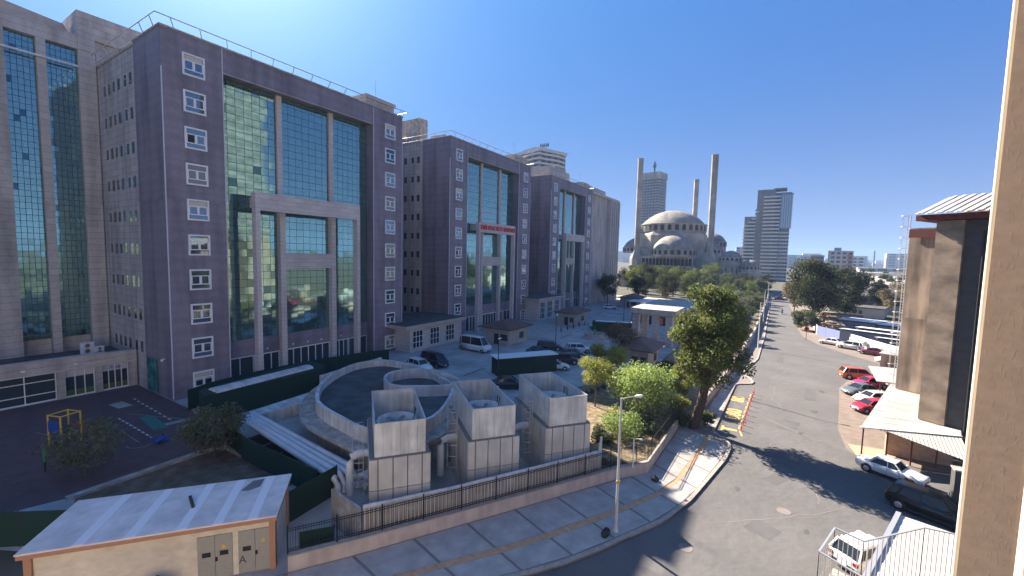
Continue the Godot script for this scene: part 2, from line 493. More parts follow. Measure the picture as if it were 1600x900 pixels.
	b = MB.new(); b.prism(pv([15.5, -53.3, 16.5, -52.5, 16.1, -48.0, 15.1, -48.4]), 0.007, 0.012); obj("green_patch", b, M.paint_green, marks)
	b = MB.new(); b.prism(pv([15.0, -60, 16.2, -60.2, 16.4, -57.8, 15.2, -57.8]), 0.007, 0.012); obj("grey_mat", b, M.court, marks)
	b = MB.new()
	for l in [[15.2, -55.4, 18.2, -48.2], [13.4, -52.8, 13.4, -46.2], [12.2, -50.6, 12.9, -49.2], [9.0, -56.0, 11.0, -50.0]]:
		b.bar(V(l[0], 0.01, l[1]), V(l[2], 0.01, l[3]), 0.05, 0.006)
	for i in 14:
		var a := PI * i / 13.0; var a2 := PI * (i + 0.9) / 13.0
		b.bar(V(13.4 + cos(a) * 0.9, 0.01, -46.0 + sin(a) * 1.1), V(13.4 + cos(a2) * 0.9, 0.01, -46.0 + sin(a2) * 1.1), 0.05, 0.006)
	obj("thin_line", b, M.slab, marks)
	# dark drain lines in the court
	b = MB.new()
	var zz := -36.5
	var xx := 46.0
	while xx < 150:
		b.bx(xx, 0.0, zz, xx + 5.2, 0.006, zz + 0.22)
		xx += 8.5; zz -= 0.28
	struct("drain_channel", b, M.black)
	b = MB.new()
	b.prism(pv([52, -55.5, 170, -55.5, 170, -47.6, 64, -41.5, 60, -46]), 0.0, 0.12)
	struct("courthouse_pavement", b, M.slab)

func street_side() -> void:
	var kerb := pv([6.5, -20.4, 13, -14.9, 19.03, -10.06, 20.62, -8.91, 22.91, -7.59, 24.86, -6.65, 27.76, -5.13, 31.12, -4.12, 35.23, -3.4, 39.48, -2.67, 42.07, -2.49, 43.5, -2.75, 44.6, -3.6, 45.4, -4.3, 55, -4.05, 65.1, -3.8, 66.3, -1.95, 67.6, -1.75, 69.6, -2.2, 71.6, -3.4, 84.1, -1.8, 110, -1.35, 215, -1.3, 262, -1.0])
	var foot := pv([6.0, -24.6, 11.87, -20.83, 14.8, -18.93, 20.02, -15.81, 25.29, -12.71, 30.98, -9.4, 33.3, -7.65, 45.2, -7.4])
	var far_foot := pv([48.3, -6.3, 68.4, -5.0, 110.5, -3.4, 183, -2.7, 262, -2.6])
	var b := MB.new()
	var poly := kerb.duplicate()
	var back := far_foot.duplicate(); back.reverse(); poly.append_array(back)
	back = foot.duplicate(); back.reverse(); poly.append_array(back)
	b.prism(poly, -0.02, 0.11)
	var walk := struct("sidewalk", b, M.slab_dark)
	# big cast slabs either side of the tactile band, brick-dark strips between the bays
	var near_kerb := pv([6.5, -20.4, 13, -14.9, 19.03, -10.06, 20.62, -8.91, 22.91, -7.59, 24.86, -6.65, 27.76, -5.13, 31.12, -4.12, 35.23, -3.4, 39.48, -2.67, 42.3, -2.55])
	var lk := length(near_kerb); var lf := length(foot)
	var n := 13
	for i in n:
		for half in [[0.02, 0.525], [0.625, 0.93]]:
			var c: Array = []
			for q in [[0, 0], [1, 0], [1, 1], [0, 1]]:
				var s: float = (i + (0.03 if q[0] == 0 else 0.97)) / n
				var p := along(foot, s * lf); var k := along(near_kerb, s * lk)
				c.append(p.lerp(k, half[q[1]]))
			b = MB.new()
			b.prism(PackedVector2Array(c), 0.108, 0.128 + rng.randf() * 0.008, false)
			obj("slab", b, M.slab, walk)
	for i in 20:
		b = MB.new()
		var c := PackedVector2Array()
		for q in [[0, 0.53], [1, 0.53], [1, 0.62], [0, 0.62]]:
			var s: float = (i + (0.01 if q[0] == 0 else 0.99)) / 20.0
			c.append(along(foot, s * lf).lerp(along(near_kerb, s * lk), q[1]))
		b.prism(c, 0.108, 0.133, false)
		obj("tactile_tile", b, M.tactile, walk)
	for i in 12:   # slabs past the tree
		var x0 := 46.5 + i * 5.2
		var z0 := -5.9 + (x0 - 46.5) * 0.045
		b = MB.new()
		b.bx(x0 + 0.08, 0.108, z0 + 0.1, x0 + 5.1, 0.13, minf(z0 + 1.6, -4.3))
		obj("slab", b, M.slab, walk)
	# kerbstones one by one while they can be told apart
	var lt := length(kerb)
	var s := 0.0
	var kn := Node3D.new(); kn.name = "kerb"; add_child(kn); kn.set_meta("kind", "structure")
	while s < 100.0:
		var a := along(kerb, s + 0.02); var e := along(kerb, s + 0.98)
		b = MB.new()
		var d := (e - a).normalized(); var side := Vector2(d.y, -d.x) * 0.13
		b.bar(V(a.x + side.x, 0.07, a.y + side.y), V(e.x + side.x, 0.07, e.y + side.y), 0.26, 0.16 + rng.randf() * 0.012)
		obj("kerbstone", b, M.kerbstone, kn)
		s += 1.0
	b = MB.new()
	while s < lt - 4:
		var a := along(kerb, s); var e := along(kerb, s + 3.9)
		b.bar(V(a.x, 0.07, a.y - 0.13), V(e.x, 0.07, e.y - 0.13), 0.26, 0.16)
		s += 4.0
	obj("far_kerb", b, M.kerbstone, kn)
	# retaining wall with its coping
	for w in [[foot, 0.95, "retaining_wall", "pinkish concrete retaining wall carrying the black fence along the near sidewalk"], [far_foot, 1.15, "garden_wall", "low pale concrete garden wall along the sidewalk beyond the big tree"]]:
		var line: PackedVector2Array = w[0]
		var t := thing(w[2], w[3], "wall")
		b = MB.new()
		var cp := MB.new()
		for i in range(1 if w[0] == foot else 0, line.size() - 1):
			var a := line[i]; var e := line[i + 1]
			var d := (e - a).normalized(); var side := Vector2(d.y, -d.x) * 0.16
			a += side; e += side
			e += d * 0.06
			b.bar(V(a.x, w[1] / 2, a.y), V(e.x, w[1] / 2, e.y), 0.3, w[1])
			cp.bar(V(a.x, w[1] + 0.035, a.y), V(e.x, w[1] + 0.035, e.y), 0.36, 0.07)
		obj("wall", b, M.pink_concrete, t)
		obj("coping", cp, M.kerbstone, t)
	# fence bays of the iron fence
	var fl := pv([11.87, -20.83, 14.8, -18.93, 20.02, -15.81, 25.29, -12.71, 30.98, -9.4, 33.3, -7.65, 45.0, -7.42])
	for i in fl.size(): fl[i] += Vector2(0.09, -0.16)
	var t := thing("iron_fence", "black iron railing fence on the pinkish retaining wall", "fence")
	var L := length(fl)
	var bars := box_mesh(V(0.017, 1.4, 0.017))
	var k := 0
	s = 0.0
	while s < L:
		var p := along(fl, s); var q := along(fl, minf(s + 0.05, L))
		if k % 19 == 0:
			put("post", box_mesh(V(0.06, 1.6, 0.06)), M.black, t, V(p.x, 1.8, p.y))
		elif k < 310:
			put("bar", bars, M.black, t, V(p.x, 1.76, p.y))
		k += 1
		s += 0.127
	b = MB.new()
	for y in [1.15, 1.27, 2.27, 2.39]:
		for i in fl.size() - 1:
			b.bar(V(fl[i].x, y, fl[i].y), V(fl[i + 1].x, y, fl[i + 1].y), 0.03, 0.035)
	obj("rail", b, M.black, t)
	# ribbed pale wall behind the fence
	t = thing("ribbed_wall", "pale grey ribbed concrete wall with a rounded cap behind the black fence", "wall")
	var rl := pv([15.56, -19.5, 19.7, -16.7, 25.3, -13.4, 28.44, -11.6, 30.0, -10.7])
	b = MB.new()
	for i in rl.size() - 1: b.bar(V(rl[i].x, 1.13, rl[i].y), V(rl[i + 1].x, 1.13, rl[i + 1].y), 0.16, 2.25)
	obj("wall", b, M.concrete, t)
	var rb := box_mesh(V(0.08, 2.15, 0.06))
	s = 0.1
	while s < length(rl):
		var p := along(rl, s)
		put("rib", rb, M.concrete_light, t, V(p.x - 0.05, 1.1, p.y + 0.08), Basis(Vector3.UP, -atan2(0.53, 0.85)))
		s += 0.24
	b = MB.new()
	b.tube([V(15.56, 2.28, -19.5), V(19.7, 2.28, -16.7), V(25.3, 2.28, -13.4), V(28.44, 2.28, -11.6), V(30.0, 2.28, -10.7)], 0.13, 0.13, 10)
	obj("cap", b, M.concrete_light, t)
	b = MB.new()
	b.bar(V(15.42, 1.15, -19.55), V(15.75, 1.15, -22.6), 0.14, 2.3)
	tag(obj("return_wall", b, M.concrete), "plain grey wall panel running back beside the first cooling tower", "wall")
	b = MB.new()
	b.loft([[V(30.15, 0, -10.6), V(31.6, 0, -10.9), V(31.6, 2.9, -10.9), V(30.15, 1.6, -10.6)], [V(30.1, 0, -10.75), V(31.55, 0, -11.05), V(31.55, 2.9, -11.05), V(30.1, 1.6, -10.75)]], true, true, false)
	tag(obj("slanted_wall", b, M.concrete_light), "pale wall with a slanting top right of the third cooling tower", "wall")

func fnode(parent: Node, called: String, b: MB, m: Material) -> MeshInstance3D:
	return obj(called, b, m, parent)

# ---------------------------------------------------------------- courthouse
func window_parts(w: float, h: float) -> Array:   # [frame mesh, pane mesh] facing +z, centred
	var f := MB.new()
	var t := 0.17
	f.bx(-w / 2, -h / 2, 0, -w / 2 + t, h / 2, 0.14); f.bx(w / 2 - t, -h / 2, 0, w / 2, h / 2, 0.14)
	f.bx(-w / 2 + t, -h / 2, 0, w / 2 - t, -h / 2 + t, 0.14); f.bx(-w / 2 + t, h / 2 - t, 0, w / 2 - t, h / 2, 0.14)
	var y1 := h * 0.18; var y2 := -h * 0.22
	f.bx(-w / 2 + t, y1 - 0.05, 0.03, w / 2 - t, y1 + 0.05, 0.09)
	f.bx(-w / 2 + t, y2 - 0.05, 0.03, w / 2 - t, y2 + 0.05, 0.09)
	f.bx(-0.12, y2 + 0.05, 0.03, 0.12, y1 - 0.05, 0.1)
	f.bx(-w / 2 + t, y2 + 0.05, 0.03, -w / 2 + t + 0.1, y1 - 0.05, 0.08)
	f.bx(w / 2 - t - 0.1, y2 + 0.05, 0.03, w / 2 - t, y1 - 0.05, 0.08)
	return [f.mesh(), box_mesh(V(w - 2 * t, h - 2 * t, 0.02))]

# panes of a curtain wall in one bay: the first `most` as parts, the rest gathered
func curtain(t: Node3D, x0: float, x1: float, y0: float, y1: float, z: float, cols: int, rows: int, budget: Array, rest: Array) -> void:
	var w := (x1 - x0) / cols; var h := (y1 - y0) / rows
	var pane := box_mesh(V(w - 0.05, h - 0.05, 0.02))
	var b := MB.new()
	b.bx(x0, y0, z - 0.1, x1, y1, z - 0.06)
	for c in cols + 1: b.bx(x0 + c * w - 0.02, y0, z - 0.06, x0 + c * w + 0.02, y1, z + 0.012)
	obj("mullion_grid", b, M.mullion, t)
	for r in rows:
		for c in cols:
			var tilt := Basis.from_euler(V(rng.randfn(0, 0.0045), rng.randfn(0, 0.0045), 0))
			var at := V(x0 + (c + 0.5) * w, y0 + (r + 0.5) * h, z)
			var m: Material = M.curtain_blind if rng.randf() < 0.03 else M.curtain_glass
			if budget[0] > 0:
				budget[0] -= 1
				put("pane", pane, m, t, at, tilt)
			else:
				if rest.is_empty() or rest[-1].mesh_key != [w, h]: rest.append({"mesh_key": [w, h], "mesh": pane, "at": []})
				rest[-1].at.append(Transform3D(tilt, at))
func curtain_rest(t: Node3D, rest: Array) -> void:
	for g in rest:
		var mm := MultiMesh.new()
		mm.transform_format = MultiMesh.TRANSFORM_3D
		mm.mesh = g.mesh
		mm.instance_count = g.at.size()
		for i in g.at.size(): mm.set_instance_transform(i, g.at[i])
		var o := MultiMeshInstance3D.new()
		o.name = "panes"
		o.multimesh = mm
		o.material_override = M.curtain_glass
		o.set_meta("kind", "stuff")
		t.add_child(o, true)

func roof_rail(t: Node3D, pts: Array, outs: Array) -> void:   # two rails leaning out over the roof edge, joined by rungs
	var b := MB.new()
	var up: Array = []
	for i in pts.size(): up.append(pts[i] + outs[i] * 0.5 + V(0, 0.75, 0))
	b.tube(pts, 0.05, 0.05, 6); b.tube(up, 0.06, 0.06, 6)
	for i in pts.size() - 1:
		var l: float = pts[i].distance_to(pts[i + 1])
		var k := int(l / 2.6)
		for j in k:
			var f := (j + 0.5) / k
			b.bar(pts[i].lerp(pts[i + 1], f), up[i].lerp(up[i + 1], f), 0.07, 0.07)
	obj("roof_rail", b, M.steel, t)

func courthouse_block(x0: float, width: float, label: String, detail: int, sign_text := "") -> Node3D:
	var t := thing("courthouse_block", label, "building", Vector3.ZERO, 0.0, "purple courthouse blocks in a row")
	var s := width / 33.8
	var X := func(v: float) -> float: return x0 + v * s
	var top := 40.1
	var zf := -56.0; var zg := -57.7
	var xs: Array = [0.0, 5.85, 27.65, 33.8]
	var b := MB.new()
	b.bx(X.call(0), 0, -63.4, X.call(5.85), top, zf)
	b.bx(X.call(27.65), 0, -63.4, X.call(33.8), top, zf)
	b.bx(X.call(5.85), 37.4, -63.4, X.call(27.65), top, zf - 0.03)
	b.bx(X.call(5.85), 0, -63.4, X.call(27.65), 37.4, zg - 0.25)
	b.bx(X.call(5.85), 3.25, zg - 0.25, X.call(27.65), 5.4, zg + 0.05)
	obj("wall", b, M.purple, t)
	b = MB.new()
	b.bx(X.call(0) + 0.06, 0, -75.8, X.call(33.8) - 0.06, 39.7, -63.4)
	obj("stone_wing", b, M.stone, t)
	b = MB.new()   # pale corner trims
	for v in [0.0, 33.8, 5.85, 27.65]:
		b = MB.new(); b.bx(X.call(v) - 0.05, 0.2, zf - 0.06, X.call(v) + 0.05, 36.0 if v in [0.0, 33.8] else top - 0.02, zf + 0.05); obj("corner_trim", b, M.sign_pale, t)
	b = MB.new()
	b.bx(X.call(5.9), 37.3, zf - 0.2, X.call(27.6), 37.4, zf + 0.08)
	obj("band_trim", b, M.stone, t)
	# roof
	b = MB.new()
	b.bx(X.call(0) - 0.1, top, -63.4, X.call(33.8) + 0.1, top + 0.12, zf + 0.12)
	b.bx(X.call(0) - 0.05, 39.7, -75.8, X.call(33.8) + 0.05, 39.95, -63.5)
	obj("roof", b, M.concrete, t)
	roof_rail(t, [V(X.call(0) - 0.1, top + 0.15, -75.0), V(X.call(0) - 0.1, top + 0.15, zf + 0.1), V(X.call(33.8) + 0.1, top + 0.15, zf + 0.1), V(X.call(33.8) + 0.1, top + 0.15, -75.0)], [V(-1, 0, 0), V(-1, 0, 1), V(1, 0, 1), V(1, 0, 0)])
	b = MB.new()
	b.bx(X.call(27.2), top + 0.12, -62.8, X.call(33.0), top + 1.5, -57.2)
	b.bx(X.call(27.0), top + 1.5, -63.0, X.call(33.2), top + 2.1, -57.0)
	b.bx(X.call(1.8), top + 0.12, -62.8, X.call(7.6), top + 1.2, -59.2)
	obj("roof_house", b, M.plaster, t)
	b = MB.new()
	b.tube([V(X.call(31.5), top + 2.1, -60.0), V(X.call(31.5), top + 6.2, -60.0)], 0.05, 0.03, 6)
	obj("aerial", b, M.steel, t)
	# windows of the two outer strips
	var wp := window_parts(2.15 * s, 2.35)
	for col in [2.95, 31.05]:
		for r in 10:
			var w := put("window", wp[0], M.white_metal, t, V(X.call(col), 37.0 - 3.93 * r, zf))
			var look := rng.randf()
			put("pane", wp[1], M.window_glass if look < 0.6 else (M.curtain_blind if look < 0.78 else M.blind_grey), w, V(0, 0, 0.035), Basis.from_euler(V(rng.randfn(0, 0.02), rng.randfn(0, 0.02), 0)))
			if rng.randf() < 0.35:   # a half-drawn blind behind the glass line
				var drop := rng.randf_range(0.3, 0.9)
				put("blind", box_mesh(V(1.7 * s, drop, 0.01)), M.blind, w, V(0, 0.98 - drop / 2, 0.05))
			if rng.randf() < 0.2:
				put("open_sash", box_mesh(V(0.62 * s, 0.86, 0.05)), M.black, w, V((0.45 if rng.randf() < 0.5 else -0.45) * s, -0.04, 0.045))
	# small windows in the stone end walls
	for side in [0.0, 33.8]:
		var sx: float = X.call(side) + (0.06 if side == 0.0 else -0.06)
		if side > 0 and detail == 0: continue
		var sill := box_mesh(V(0.06, 1.5, 0.95)); var dark := box_mesh(V(0.04, 1.25, 0.72))
		for r in 9:
			for k in 6:
				var z := -64.6 - k * 1.62 - (0.5 if k > 1 else 0.0)
				var w := put("window", sill, M.stone_light if k % 2 else M.concrete, t, V(sx, 36.4 - 3.93 * r, z))
				put("pane", dark, M.shop_glass, w, V(-0.03 if side == 0.0 else 0.03, 0, 0))
	# the glazed middle: three bays between stone piers
	var budget := [300 if detail == 2 else 0]
	var rest: Array = []
	var rows := 33 if detail == 2 else 24
	curtain(t, X.call(5.95), X.call(12.85), 5.4, 37.35, zg, 7, rows, budget, rest)
	curtain(t, X.call(13.55), X.call(20.6), 5.4, 37.35, zg, 7, rows, budget, rest)
	curtain(t, X.call(21.35), X.call(27.6), 5.4, 37.35, zg, 7, rows, budget, rest)
	curtain_rest(t, rest)
	for v in [12.87, 20.62]:
		b = MB.new()
		b.bx(X.call(v), 22.0, zg - 0.2, X.call(v + 0.68), 37.38, zg + 0.35)
		b.bx(X.call(v) - 0.04, 0, zg - 0.2, X.call(v + 0.72), 22.0, zg + 0.75)
		obj("pier", b, M.stone_light, t)
	# portal frame with its cross beam
	b = MB.new()
	b.bx(X.call(8.45), 0, -55.4, X.call(9.0), 21.85, -54.5)
	b.bx(X.call(23.25), 0, -55.4, X.call(23.8), 21.85, -54.5)
	b.bx(X.call(8.45), 21.85, -55.4, X.call(23.8), 24.05, -54.5); b.bx(X.call(9.3), 22.3, zg + 0.1, X.call(9.7), 23.6, -55.4); b.bx(X.call(22.6), 22.3, zg + 0.1, X.call(23.0), 23.6, -55.4)
	obj("portal", b, M.stone_light, t)
	b = MB.new()
	b.bx(X.call(13.6), 14.5, zg + 0.1, X.call(20.57), 16.6, zg + 0.72)
	obj("cross_beam", b, M.stone_light, t)
	# ground floor: glazed doors and lamps
	for d in [[6.0, 9.4, 0], [9.5, 12.8, 1], [13.62, 20.55, 2], [21.4, 23.9, 1], [24.0, 27.5, 0]]:
		var a: float = X.call(d[0]); var e: float = X.call(d[1])
		b = MB.new()
		b.bx(a, 0, zg - 0.1, e, 3.2, zg)
		var g := obj("glass_front", b, M.shop_glass, t)
		b = MB.new()
		b.bx(a, 3.05, zg, e, 3.2, zg + 0.1)
		var n := 2 if d[2] == 0 else (3 if d[2] == 1 else 6)
		for i in n + 1:
			var x := lerpf(a + 0.05, e - 0.05, float(i) / n)
			b.bx(x - 0.05, 0.02, zg, x + 0.05, 3.05, zg + 0.08)
		obj("door_frame", b, M.white_metal if d[2] > 0 else M.sign_pale, g)
	for v in [11.2, 14.8, 17.0, 19.2, 22.6]:
		b = MB.new()
		b.lathe(V(X.call(v), 3.75, zg + 0.05), [Vector2(0.001, -0.12), Vector2(0.12, -0.04), Vector2(0.12, 0.04), Vector2(0.001, 0.12)], 8)
		b.bx(X.call(v) - 0.03, 3.72, zg, X.call(v) + 0.03, 3.78, zg + 0.05)
		obj("wall_lamp", b, M.lamp_white, t)
	if sign_text:
		var tm := TextMesh.new()
		var f := SystemFont.new()
		f.font_names = PackedStringArray(["Droid Sans"])
		f.font_weight = 700
		tm.font = f; tm.text = sign_text; tm.font_size = 96; tm.pixel_size = 0.0102; tm.depth = 0.1
		var q := put("lettering", tm, M.sign_red, t, V(X.call(16.15), 22.95, -54.44))
		q.scale = V(14.0 / tm.get_aabb().size.x, 1.25 / tm.get_aabb().size.y, 1)
	return t

func courthouse() -> void:
	var b1 := courthouse_block(19.4, 33.8, "nearest purple courthouse block with a pale stone portal and teal glass bays", 2)
	var b2 := courthouse_block(65.85, 32.3, "second purple courthouse block with red lettering on its portal", 1, "İZMİR BÖLGE ADLİYE MAHKEMESİ")
	var b3 := courthouse_block(110.2, 31.4, "third purple courthouse block, farthest of the three, next to the stone end block", 1)
	# details only the nearest block shows
	var b := MB.new()
	b.loft([[V(19.33, 0.1, -62.9), V(19.33, 0.1, -60.0), V(19.33, 4.1, -60.0), V(19.33, 4.1, -62.9)], [V(19.28, 0.1, -62.9), V(19.28, 0.1, -60.0), V(19.28, 4.0, -60.0), V(19.28, 4.1, -62.9)]], true, true, false)
	obj("mural", b, M.mural, b1)
	b = MB.new()
	b.bx(19.35, 4.4, -57.9, 19.05, 4.55, -57.75); b.box(V(18.98, 4.4, -57.6), V(0.16, 0.18, 0.4))
	obj("camera_bracket", b, M.lamp_white, b1)
	# blue notice beside the doors
	b = MB.new()
	b.bx(32.4, 1.9, -57.6, 33.4, 3.0, -57.55)
	var nt := obj("notice_board", b, M.blue_paint, b1)
	b = MB.new()
	b.bx(32.55, 2.3, -57.55, 33.25, 2.8, -57.53)
	obj("notice_print", b, M.sign_pale, nt)
	# stone end block beyond the third purple one
	var t := thing("stone_end_block", "pale stone end block with tall slim piers past the third purple block", "building")
	b = MB.new()
	b.bx(141.7, 0, -76, 168.0, 39.0, -56.4)
	obj("wall", b, M.stone, t)
	b = MB.new()
	b.bx(140.8, 39.0, -76, 169.4, 39.8, -55.2)
	b.bx(128, 42.0, -76.5, 166, 42.5, -63)
	obj("roof_slab", b, M.stone_light, t)
	b = MB.new()
	b.bx(141, 39.8, -76, 166.0, 43.2, -60.0)
	b.bx(127, 39.9, -76, 141.0, 42.0, -64)
	b.bx(128, 42.5, -76, 144, 47.0, -66)
	b.bx(134, 47.0, -75, 143, 48.2, -67)
	obj("upper_storey", b, M.plaster, t)
	b = MB.new()
	b.bx(155.0, 40.6, -60.0, 161.0, 42.4, -59.94)
	obj("upper_window", b, M.window_glass, t)
	for i in 5:
		b = MB.new()
		b.bx(158.6 + i * 2.4, 0, -56.4, 159.4 + i * 2.4, 39.0, -54.8)
		obj("pier", b, M.stone_light, t)
	var rest: Array = []
	for i in 4: curtain(t, 159.45 + i * 2.4, 160.95 + i * 2.4, 3.5, 38.9, -56.2, 2, 26, [0], rest)
	curtain_rest(t, rest)
	# spine at the back with its roof things
	t = thing("stone_spine", "long stone rear wing rising behind the purple courthouse blocks", "building")
	b = MB.new()
	b.bx(19.4, 0, -96, 141.6, 43.0, -75.8)
	obj("wall", b, M.stone, t)
	b = MB.new()
	b.bx(19.3, 43.0, -96, 141.6, 43.6, -75.4)
	obj("cornice", b, M.plaster, t)
	b = MB.new()
	b.bx(57, 43.6, -90, 62, 46.0, -78)
	obj("roof_house", b, M.plaster, t)
	var wd := box_mesh(V(1.1, 1.4, 0.06))
	for r in 10:
		for k in 4:
			put("window", wd, M.shop_glass, t, V(55.0 + k * 2.9, 40.6 - r * 3.93, -75.8))
			put("window", wd, M.shop_glass, t, V(100.0 + k * 2.7, 40.6 - r * 3.93, -75.8))
	t = thing("roof_gateway", "grey gateway-shaped frame on the roof behind the second purple block", "roof structure")
	b = MB.new()
	b.bx(74.0, 39.9, -76.5, 76.6, 48.3, -72.2)
	b.bx(74.0, 45.2, -88, 76.6, 48.3, -76.5)
	b.bx(74.0, 43.6, -90, 76.6, 48.3, -88)
	obj("frame", b, M.concrete, t)
	# stone tower at the left edge
	t = thing("stone_tower", "tall stone tower with narrow teal glass bays at the left edge", "building")
	b = MB.new()
	b.bx(-30, 0, -96, 19.3, 43.0, -76.6)
	obj("wall", b, M.stone, t)
	var piers := [[9.3, 11.65], [14.12, 14.92], [17.7, 19.3]]
	var bays := [[11.65, 14.12], [14.92, 17.7]]
	for k in 8:
		bays.append([9.3 - 4.2 * (k + 1) + 1.2, 9.3 - 4.2 * k]); piers.append([9.3 - 4.2 * (k + 1), 9.3 - 4.2 * (k + 1) + 1.2])
	for p in piers:
		b = MB.new(); b.bx(p[0], 0, -76.6, p[1], 41.4, -75.5); obj("pier", b, M.stone, t)
	b = MB.new(); b.bx(-30, 41.4, -77.0, 17.7, 43.1, -75.5)
	b.bx(17.7, 41.4, -77.0, 19.3, 46.1, -75.4); b.bx(19.3, 43.6, -96, 30.5, 46.1, -75.4); b.bx(17.7, 43.1, -96, 19.3, 46.1, -77.0)
	b.bx(20.2, 46.1, -90, 24.5, 46.9, -77.5)
	obj("parapet", b, M.stone, t)
	b = MB.new()
	b.loft([[V(10.6, 43.5, -77.6), V(17.5, 43.5, -77.6), V(17.0, 44.6, -77.6), V(10.3, 45.3, -77.6)], [V(10.6, 43.5, -78.0), V(17.5, 43.5, -78.0), V(17.0, 44.6, -78.0), V(10.3, 45.3, -78.0)]], true, true, false)
	b.bx(10.8, 43.0, -78, 11.2, 43.5, -77.6); b.bx(14.0, 43.0, -78, 14.4, 43.5, -77.6); b.bx(16.8, 43.0, -78, 17.2, 43.5, -77.6)
	obj("roof_screen", b, M.plaster, t)
	rest = []
	var budget := [300]
	curtain(t, 11.65, 14.12, 5.4, 41.38, -76.2, 5, 50, budget, rest)
	curtain(t, 14.92, 17.7, 5.4, 41.38, -76.2, 6, 50, budget, rest)
	for i in range(2, bays.size()): curtain(t, bays[i][0], bays[i][1], 5.4, 41.38, -76.2, 5, 30, [0], rest)
	curtain_rest(t, rest)
	b = MB.new(); b.tube([V(-30, 39.2, -75.2), V(17.6, 39.2, -75.2)], 0.13, 0.13, 8)
	obj("handrail_tube", b, M.white_metal, t)
	# low shop wing in front of the stone tower
	t = thing("shop_wing", "low flat-roofed stone wing with glazed shopfronts facing the playground", "building")
	b = MB.new()
	for p in [[-40.0, -22.0], [-9.0, -6.0], [12.45, 13.1], [15.55, 16.15], [18.55, 19.3]]: b.bx(p[0], 0, -66.9, p[1], 3.2, -66.1)
	b.bx(-40, 3.2, -66.9, 19.3, 4.5, -66.1)
	b.bx(-40, 0, -75.5, 19.3, 3.5, -66.9)
	obj("wall", b, M.stone, t)
	b = MB.new(); b.bx(-40, 3.5, -75.5, 19.3, 3.62, -66.9); obj("roof", b, M.roof_grey, t)
	b = MB.new(); b.bx(-40, 4.5, -67.0, 16.6, 4.58, -66.0); b.bx(-40, 3.1, -66.1, 19.3, 3.2, -66.0); obj("coping", b, M.stone_light, t)
	for w in [[-22.0, -9.0, 5, 0], [-6.0, 12.45, 8, 0], [13.1, 15.55, 3, 1], [16.15, 18.55, 4, 2]]:
		b = MB.new(); b.bx(w[0], 0, -66.85, w[1], 3.1, -66.6)
		var g := obj("shopfront", b, M.shop_glass, t)
		b = MB.new()
		for i in w[2] + 1:
			var x := lerpf(w[0] + 0.04, w[1] - 0.04, float(i) / w[2])
			b.bx(x - 0.04, 0, -66.6, x + 0.04, 3.1, -66.5)
		b.bx(w[0], 0, -66.6, w[1], 0.12, -66.48); b.bx(w[0], 3.0, -66.6, w[1], 3.1, -66.48)
		if w[3] == 0:
			b.bx(w[0], 2.25, -66.6, w[1], 2.33, -66.52); b.bx(w[0], 0.9, -66.6, w[1], 0.98, -66.52)
		obj("frame", b, M.white_metal, g)
		if w[3]:
			b = MB.new(); b.bx(w[0] + 0.1, 2.25, -66.6, w[1] - 0.1, 2.98, -66.54); obj("sign_band", b, M.sign_pale, g)
			b = MB.new(); b.bx(w[0] + 0.1, 0.15, -66.6, w[1] - 0.1, 0.75, -66.56); obj("printed_grass_film", b, mat("film_green", Color(0.07, 0.14, 0.035), 0.5), g)
		if w[3] == 2:
			var tm := TextMesh.new(); tm.text = "ETAM"; tm.font_size = 64; tm.pixel_size = 0.008; tm.depth = 0.02
			var f := SystemFont.new(); f.font_names = PackedStringArray(["Droid Sans"]); f.font_weight = 700; tm.font = f
			put("sign_letters", tm, M.blue_paint, g, V(17.35, 2.6, -66.53))
	b = MB.new(); b.bx(14.6, 3.32, -66.1, 16.9, 3.72, -66.02)
	obj("name_board", b, M.stone_light, t)
	for x in [7.5, 10.0, 13.9, 17.5]:
		b = MB.new(); b.box(V(x, 3.75, -65.98), V(0.3, 0.16, 0.2)); obj("wall_lamp", b, M.lamp_white, t)
	var ac := thing("air_conditioner", "white air conditioning unit on the shop wing roof, larger and left of two", "air conditioner", V(16.2, 3.62, -71.6), 0.25, "air conditioners on the shop wing roof")
	b = MB.new(); b.bx(-0.55, 0.12, -0.3, 0.55, 1.5, 0.3); obj("cabinet", b, M.white_metal, ac)
	b = MB.new(); b.bx(-0.5, 0, -0.3, -0.4, 0.12, 0.3); b.bx(0.4, 0, -0.3, 0.5, 0.12, 0.3); obj("foot", b, M.dark_metal, ac)
	for y in [0.48, 1.12]:
		b = MB.new(); b.lathe(V(0, 0, 0), [Vector2(0.001, 0.02), Vector2(0.24, 0.02), Vector2(0.26, 0.0)], 16)
		put("fan_grille", b.mesh(), M.seam, ac, V(-0.1, y, 0.3), Basis(Vector3.RIGHT, PI / 2))
	var ac2 := copy(ac, "white air conditioning unit on the shop wing roof, smaller and right of two")
	ac2.position = V(17.2, 3.62, -71.2); ac2.scale = V(0.7, 0.6, 0.8)
	# low annexes between the purple blocks
	for a in [[51.6, 65.5, 4.75, "stone annex with a flat roof and grid windows between the first and second purple blocks"], [96.5, 109.5, 6.1, "stone annex with a flat roof between the second and third purple blocks"]]:
		t = thing("entrance_annex", a[3], "building")
		var zz := -52.3 if a[0] < 60 else -51.6
		b = MB.new(); b.bx(a[0], 0, -63.3, a[1], a[2] - 0.6, zz); obj("wall", b, M.stone_light, t)
		b = MB.new(); b.bx(a[0] - 1.7, a[2] - 0.6, -63.3, a[1] + 0.5, a[2], zz + 0.8); obj("roof_slab", b, M.plaster, t)
		b = MB.new(); b.bx(a[0] - 1.6, a[2], -63.2, a[1] + 0.4, a[2] + 0.05, zz + 0.7); obj("roof_felt", b, M.roof_grey, t)
